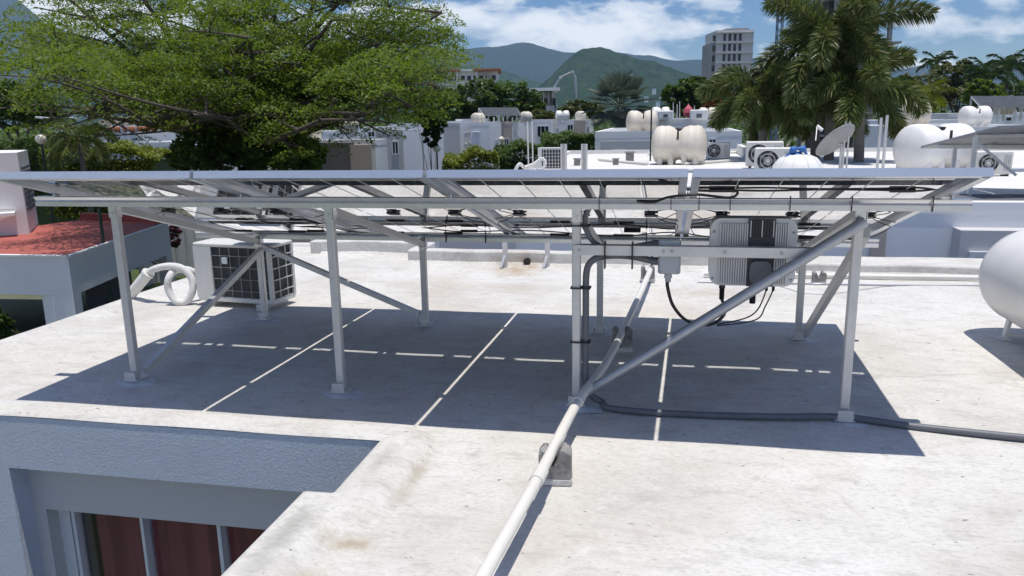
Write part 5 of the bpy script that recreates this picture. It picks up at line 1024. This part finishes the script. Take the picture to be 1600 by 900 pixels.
crown_tree('dense dark leafy tree under the great tree, in front of its trunk', 390, 28.5, [(320, 232, 44, 30), (365, 215, 44, 36), (415, 225, 48, 36), (465, 240, 44, 26), (340, 255, 50, 26), (430, 258, 60, 26), (490, 246, 20, 18), (285, 246, 20, 20)], 'leaf_mid', leaf=0.2, dens=1.6)
crown_tree('dark drooping tree in front of the far white houses, right of the great tree', 672, 40, [(672, 168, 22, 16), (678, 190, 20, 18), (676, 212, 14, 18), (660, 180, 14, 12), (645, 160, 20, 10)], 'leaf_dark', leaf=0.2, dens=0.9, tr=0.03)
crown_tree('dark round tree at the left edge below the mountains', 35, 60, [(15, 150, 34, 26), (50, 160, 34, 28), (20, 180, 40, 24), (75, 178, 26, 20), (-30, 165, 36, 36)], 'leaf_mid', leaf=0.35, dens=1.2)
crown_tree('broad green tree mass below the long apartment block', 760, 105, [(705, 168, 34, 24), (745, 152, 40, 26), (790, 148, 38, 24), (825, 160, 24, 20), (770, 172, 50, 18), (720, 180, 40, 14), (838, 172, 14, 16), (690, 152, 22, 16)], 'leaf_mid', leaf=0.55, dens=1.3, tr=0.35)
crown_tree('low yellow-green tree right of the solar canopy', 842, 95, [(835, 180, 22, 8), (855, 182, 16, 8)], 'leaf_olive', leaf=0.45)
crown_tree('yellowish scrub tree beside the pump boom', 910, 110, [(905, 168, 20, 12), (925, 172, 18, 12), (885, 174, 14, 8)], 'leaf_olive', leaf=0.5)
crown_tree('dark green round tree right of the fan palm', 1072, 85, [(1055, 152, 24, 20), (1080, 140, 24, 18), (1098, 155, 20, 20), (1070, 168, 34, 14), (1090, 128, 14, 8)], 'leaf_mid', leaf=0.45, dens=1.2)
crown_tree('red flowering tree left of the big palms', 1122, 78, [(1116, 158, 16, 14), (1130, 150, 12, 10), (1108, 166, 12, 10)], 'leaf_mid', leaf=0.35, flowers=('flower_red', 0.35))
for (u, D, lb, mt, lab) in ((1440, 115, [(1425, 150, 26, 24), (1450, 140, 26, 26), (1440, 168, 34, 14), (1415, 128, 14, 12)], 'leaf_olive', 'left one of the trees behind the right hand roofs'), (1495, 120, [(1480, 120, 24, 22), (1510, 128, 26, 24), (1495, 150, 38, 24), (1475, 140, 22, 20), (1505, 104, 14, 10)], 'leaf_olive', 'tallest airy olive-green tree on the right'), (1548, 110, [(1540, 150, 28, 20), (1560, 160, 24, 16), (1530, 138, 18, 14)], 'leaf_rain', 'green tree in front of the two coconut palms'), (1600, 125, [(1585, 145, 26, 18), (1620, 140, 34, 26)], 'leaf_mid', 'green tree at the far right edge'), (1448, 70, [(1446, 152, 12, 22), (1448, 168, 16, 10)], 'leaf_hedge', 'bright light-green young tree on the right'), (1390, 100, [(1385, 155, 22, 22), (1400, 135, 14, 16)], 'leaf_mid', 'tree just right of the big palms, half hidden')):
    crown_tree(lab, u, D, lb, mt, leaf=0.5 if D > 80 else 0.3, dens=1.1)
crown_tree('pink bougainvillea on the garden wall beyond the garage', 235, 35, [(215, 390, 18, 10), (245, 382, 20, 12), (268, 368, 14, 18), (205, 398, 12, 7)], 'leaf_olive', 'bougainvillea', 0.16, 0.8, flowers=('flower_pink', 0.5), tr=0.06, cat='shrub', group=None)
crown_tree('green bush at the left edge beside the garage pillar', 5, 22, [(0, 505, 16, 18), (-20, 495, 24, 30), (10, 522, 14, 12)], 'leaf_mid', 'bush', 0.14, 0.8, tr=0.05, cat='shrub', group=None)
crown_tree('dark shady tree behind the red terrace, under the left panels', 330, 46, [(300, 330, 60, 30), (350, 345, 60, 34), (250, 320, 40, 20), (400, 350, 50, 30)], 'leaf_dark', leaf=0.3, dens=1.2)

def hedge(label, u0, u1, vt_, D, dep, mat='leaf_hedge', low=GROUND, leaf=0.17, n=16000):
    a, b = at(u0, vt_, D), at(u1, vt_, D); c = (a+b)/2; zt_ = float(c[2]); t = thing('hedge', label, 'hedge', (c[0], c[1], low), 'clipped hedges along the street'); w = float(np.linalg.norm((b-a)[:2])); ax = (b-a)/np.linalg.norm(b-a); ax[2] = 0; dy = np.array(_FH)
    zlo = zt_-3.2
    x = rng.uniform(-w/2, w/2, n); y = rng.uniform(0, dep, n); f = rng.random(n); z = np.where(f < 0.55, zt_+rng.normal(size=n)*0.09, rng.uniform(zlo, zt_, n)); y = np.where(f >= 0.55, np.abs(rng.normal(size=n))*0.18, y)
    z += 0.18*np.sin(x*1.7+0.5*y)+0.12*np.sin(x*4.1+1)+0.10*np.sin(y*2.7+x)-0.25*np.clip((np.abs(x)/(w/2)-0.88)/0.12, 0, 1)**2
    leaf_mesh('foliage', c[None, :]*[1, 1, 0]+x[:, None]*ax+y[:, None]*dy+z[:, None]*np.array([0, 0, 1]), rng.uniform(0.6, 1.3, n)*leaf, mat, t, 0.3, 0.6)
    q = c+dy*dep/2; MB().box((q[0], q[1], (low+zt_-0.55)/2), (w-0.7, dep-0.6, zt_-0.55-low), -YAW, bev=0.1).build('dark_core', 'leaf_dark', t)  # dark box inside the leaves, standing for the shade within the hedge
hedge('bright yellow-green hedge at the left above the red terrace', 58, 238, 238, 40, 4)
hedge('bright clipped hedge in front of the far white houses, middle', 690, 778, 248, 38, 3, n=9000)
hedge('taller dark hedge right of the bright middle hedge', 770, 850, 236, 42, 3.5, 'leaf_mid', n=10000)
hedge('long hedge running back towards the fan palm', 850, 930, 219, 50, 6, 'leaf_mid', n=14000, leaf=0.2)
hedge('rough green hedge behind the globe lamp at the far left', -40, 90, 224, 44, 5, 'leaf_mid', n=9000)

# ---- palms
def frond(base_p, az, el, L_, droop, n, leaflets, length, foxtail, wid, gravity=0.35):
    h = np.array([math.cos(az), math.sin(az), 0.0]); p = np.array(base_p, float); pts = [p]; step = L_/n; dirs = []
    for i in range(n):
        t = (i+1)/n; e = el-droop*t**1.3; d = h*math.cos(e)+np.array([0, 0, math.sin(e)]); p = p+d*step; pts.append(p); dirs.append(d)
    V = []; F = []
    side = np.cross(h, [0, 0, 1.0]); side /= np.linalg.norm(side)
    for k in range(leaflets):
        t = 0.14+0.86*k/leaflets; i = min(int(t*n), n-1); c = pts[i]+(pts[i+1]-pts[i])*(t*n-i); d = dirs[i]; up = np.cross(side, d)
        ln = length*(0.45+0.75*math.sin(math.pi*min(1, t*0.92+0.05))**0.7)
        for a in (np.arange(7)*2*math.pi/7+rng.random()*6.28 if foxtail else (rng.normal()*0.22, math.pi+rng.normal()*0.22)):
            o = side*math.cos(a)+up*math.sin(a); v = o*0.85+d*0.62; v = v/np.linalg.norm(v); m_ = c+v*ln*0.5*rng.uniform(0.85, 1.1); e_ = m_+(v*ln*0.5+np.array([0, 0, -gravity*ln*0.5])); w = np.cross(v, o if not foxtail else rng.normal(size=3)); w = w/(np.linalg.norm(w)+1e-9)*wid
            j = len(V); V += [c, m_+w, e_, m_-w]; F += [(j, j+1, j+2, j+3)]
    return pts, V, F
def palm(label, u, vc, D, name, nfr, L_, leaflets, length, foxtail, mat='leaf_palm', wid=0.017, tr=0.13, droop=(0.9, 1.6), group=None, seed=0, el=(-0.1, 1.3), zb=GROUND, gravity=0.35):
    global rng; keep = rng; rng = np.random.default_rng(seed+100); rd = random.Random(seed)
    c = at(u, vc, D); p = np.array([c[0]+0.2, c[1], zb]); t = thing(name, label, 'palm tree', tuple(p), group)
    MB().tube([p, p*0.5+c*0.5+np.array([0.08, 0, 0]), c], [tr*1.25, tr, tr*0.85], 12).build('trunk', 'bark_grey', t)
    if foxtail: MB().tube([c-np.array([0, 0, 0.9]), c-np.array([0, 0, 0.3]), c+np.array([0, 0, 0.15])], [tr*0.9, tr*1.05, tr*0.4], 10).build('crownshaft', 'leaf_mid', t)
    for k in range(nfr):
        az = 2*math.pi*(k*0.382+0.05*rd.random()); f = k/(nfr-1); e = el[1]+(el[0]-el[1])*f; dr = droop[0]+(droop[1]-droop[0])*rd.random()
        pts, V, F = frond(c, az, e, L_*rd.uniform(0.85, 1.1), dr, 14, leaflets, length, foxtail, wid, gravity)
        m = MB(); m.add(V, F); m.tube(pts, [0.028*(1-i/len(pts))+0.005 for i in range(len(pts))], 5, False); m.build('frond', mat, t)
    rng = keep
palm('tallest foxtail palm at the right, crown rising past the top of the picture', 1300, 66, 20, 'foxtail_palm', 13, 2.15, 84, 0.40, True, seed=1, group='foxtail palms', droop=(0.8, 1.7), el=(-0.2, 1.35))
palm('left foxtail palm of the right hand group, fronds over the white roof', 1192, 150, 21, 'foxtail_palm', 12, 1.75, 76, 0.38, True, seed=2, group='foxtail palms', el=(-0.3, 1.1))
palm('right foxtail palm of the group, fronds hanging to the tank', 1345, 140, 19, 'foxtail_palm', 9, 1.5, 72, 0.38, True, seed=3, group='foxtail palms', el=(-0.3, 1.2))
palm('low dark foxtail palm in the middle of the group', 1275, 150, 20.5, 'foxtail_palm', 12, 1.75, 76, 0.36, True, seed=4, group='foxtail palms', el=(-0.2, 1.2))
palm('small feathery palm at the left behind the hedge', 122, 215, 37, 'coconut_palm', 16, 1.9, 40, 0.55, False, wid=0.03, seed=5, tr=0.12, el=(-0.3, 1.2), gravity=0.6)
palm('left one of two coconut palms at the far right', 1546, 118, 112, 'coconut_palm', 15, 3.8, 30, 1.1, False, 'leaf_dark', 0.09, 0.2, seed=6, group='coconut palms on the right', gravity=0.6)
palm('right one of two coconut palms at the far right', 1575, 105, 118, 'coconut_palm', 15, 3.8, 30, 1.1, False, 'leaf_dark', 0.09, 0.2, seed=7, group='coconut palms on the right', gravity=0.6)
palm('coconut palm poking above the trees right of the big palms', 1464, 98, 125, 'coconut_palm', 12, 3.0, 26, 0.9, False, 'leaf_dark', 0.09, 0.2, seed=8, group='coconut palms on the right', gravity=0.6)
palm('bright green small palm in front of the right hand trees', 1447, 150, 60, 'coconut_palm', 12, 1.9, 30, 0.6, False, 'leaf_hedge', 0.045, 0.12, seed=12, gravity=0.5)
def fan_palm(label, u, vc, D, n, R_):
    rd = random.Random(4); c = at(u, vc, D); p = np.array([c[0], c[1], GROUND]); t = thing('fan_palm', label, 'palm tree', tuple(p)); MB().tube([p, c], [0.3, 0.24], 10).build('trunk', 'bark_grey', t)
    for k in range(n):
        az = 2*math.pi*k*0.382; f = k/(n-1); e = 1.25-1.9*f; d = np.array([math.cos(az)*math.cos(e), math.sin(az)*math.cos(e), math.sin(e)]); hub = c+d*R_*0.52; sd = np.cross(d, [0, 0, 1.0]); sd /= np.linalg.norm(sd); up = np.cross(sd, d); m = MB(); m.tube([c, hub], [0.05, 0.03], 5)
        for j in range(22):
            a = -1.9+3.8*j/21; v = d*math.cos(a)+sd*math.sin(a)+up*0.12*abs(math.sin(a)); L_ = R_*0.5*(1-0.12*abs(a)); w = np.cross(v, up)*R_*0.035; tip = hub+v*L_+np.array([0, 0, -0.10*L_]); m.add([hub, hub+v*L_*0.6+w, tip, hub+v*L_*0.6-w], [(0, 1, 2, 3)])
        m.build('frond', 'leaf_fan', t)
fan_palm('silvery fan palm in the middle distance, right of the pump boom', 968, 165, 66, 24, 3.3)

# ---- far wood that reads as one mass
nb_ = 2600; uu = rng.uniform(-500, 2100, nb_); dd_ = rng.uniform(150, 900, nb_); C = []; S = []
for u, D in zip(uu, dd_):
    p = base(u, D, GROUND); h_ = rng.uniform(4, 9); g = ball(26, 0.4)*np.array([h_*0.6, h_*0.6, h_*0.5])+p+np.array([0, 0, h_*0.5]); C.append(g); S.append(rng.uniform(0.9, 2.0, 26))
o = leaf_mesh('distant_wood', np.concatenate(C), np.concatenate(S), 'leaf_mid', None, 0.3, 0.7, None, (0, 300, GROUND)); tag(o, 'far belt of green trees below the hills', 'wood', None, 'stuff')

# ================================================================== haze
hm = bpy.data.materials.new('haze_air'); hm.use_nodes = True; nt = hm.node_tree; nt.nodes.remove(nt.nodes['Principled BSDF']); pv_ = N(nt, 'ShaderNodeVolumePrincipled', i={'Color': (0.48, 0.73, 1.0, 1), 'Density': 0.000065, 'Anisotropy': 0.0}); nt.links.new(pv_.outputs[0], nt.nodes['Material Output'].inputs['Volume']); MATS['haze_air'] = hm
hz = MB().box((0, 5200, 760), (30000, 13600, 1536)).build('haze', 'haze_air'); hz['kind'] = 'stuff'; hz['label'] = 'pale blue air over the far hills'
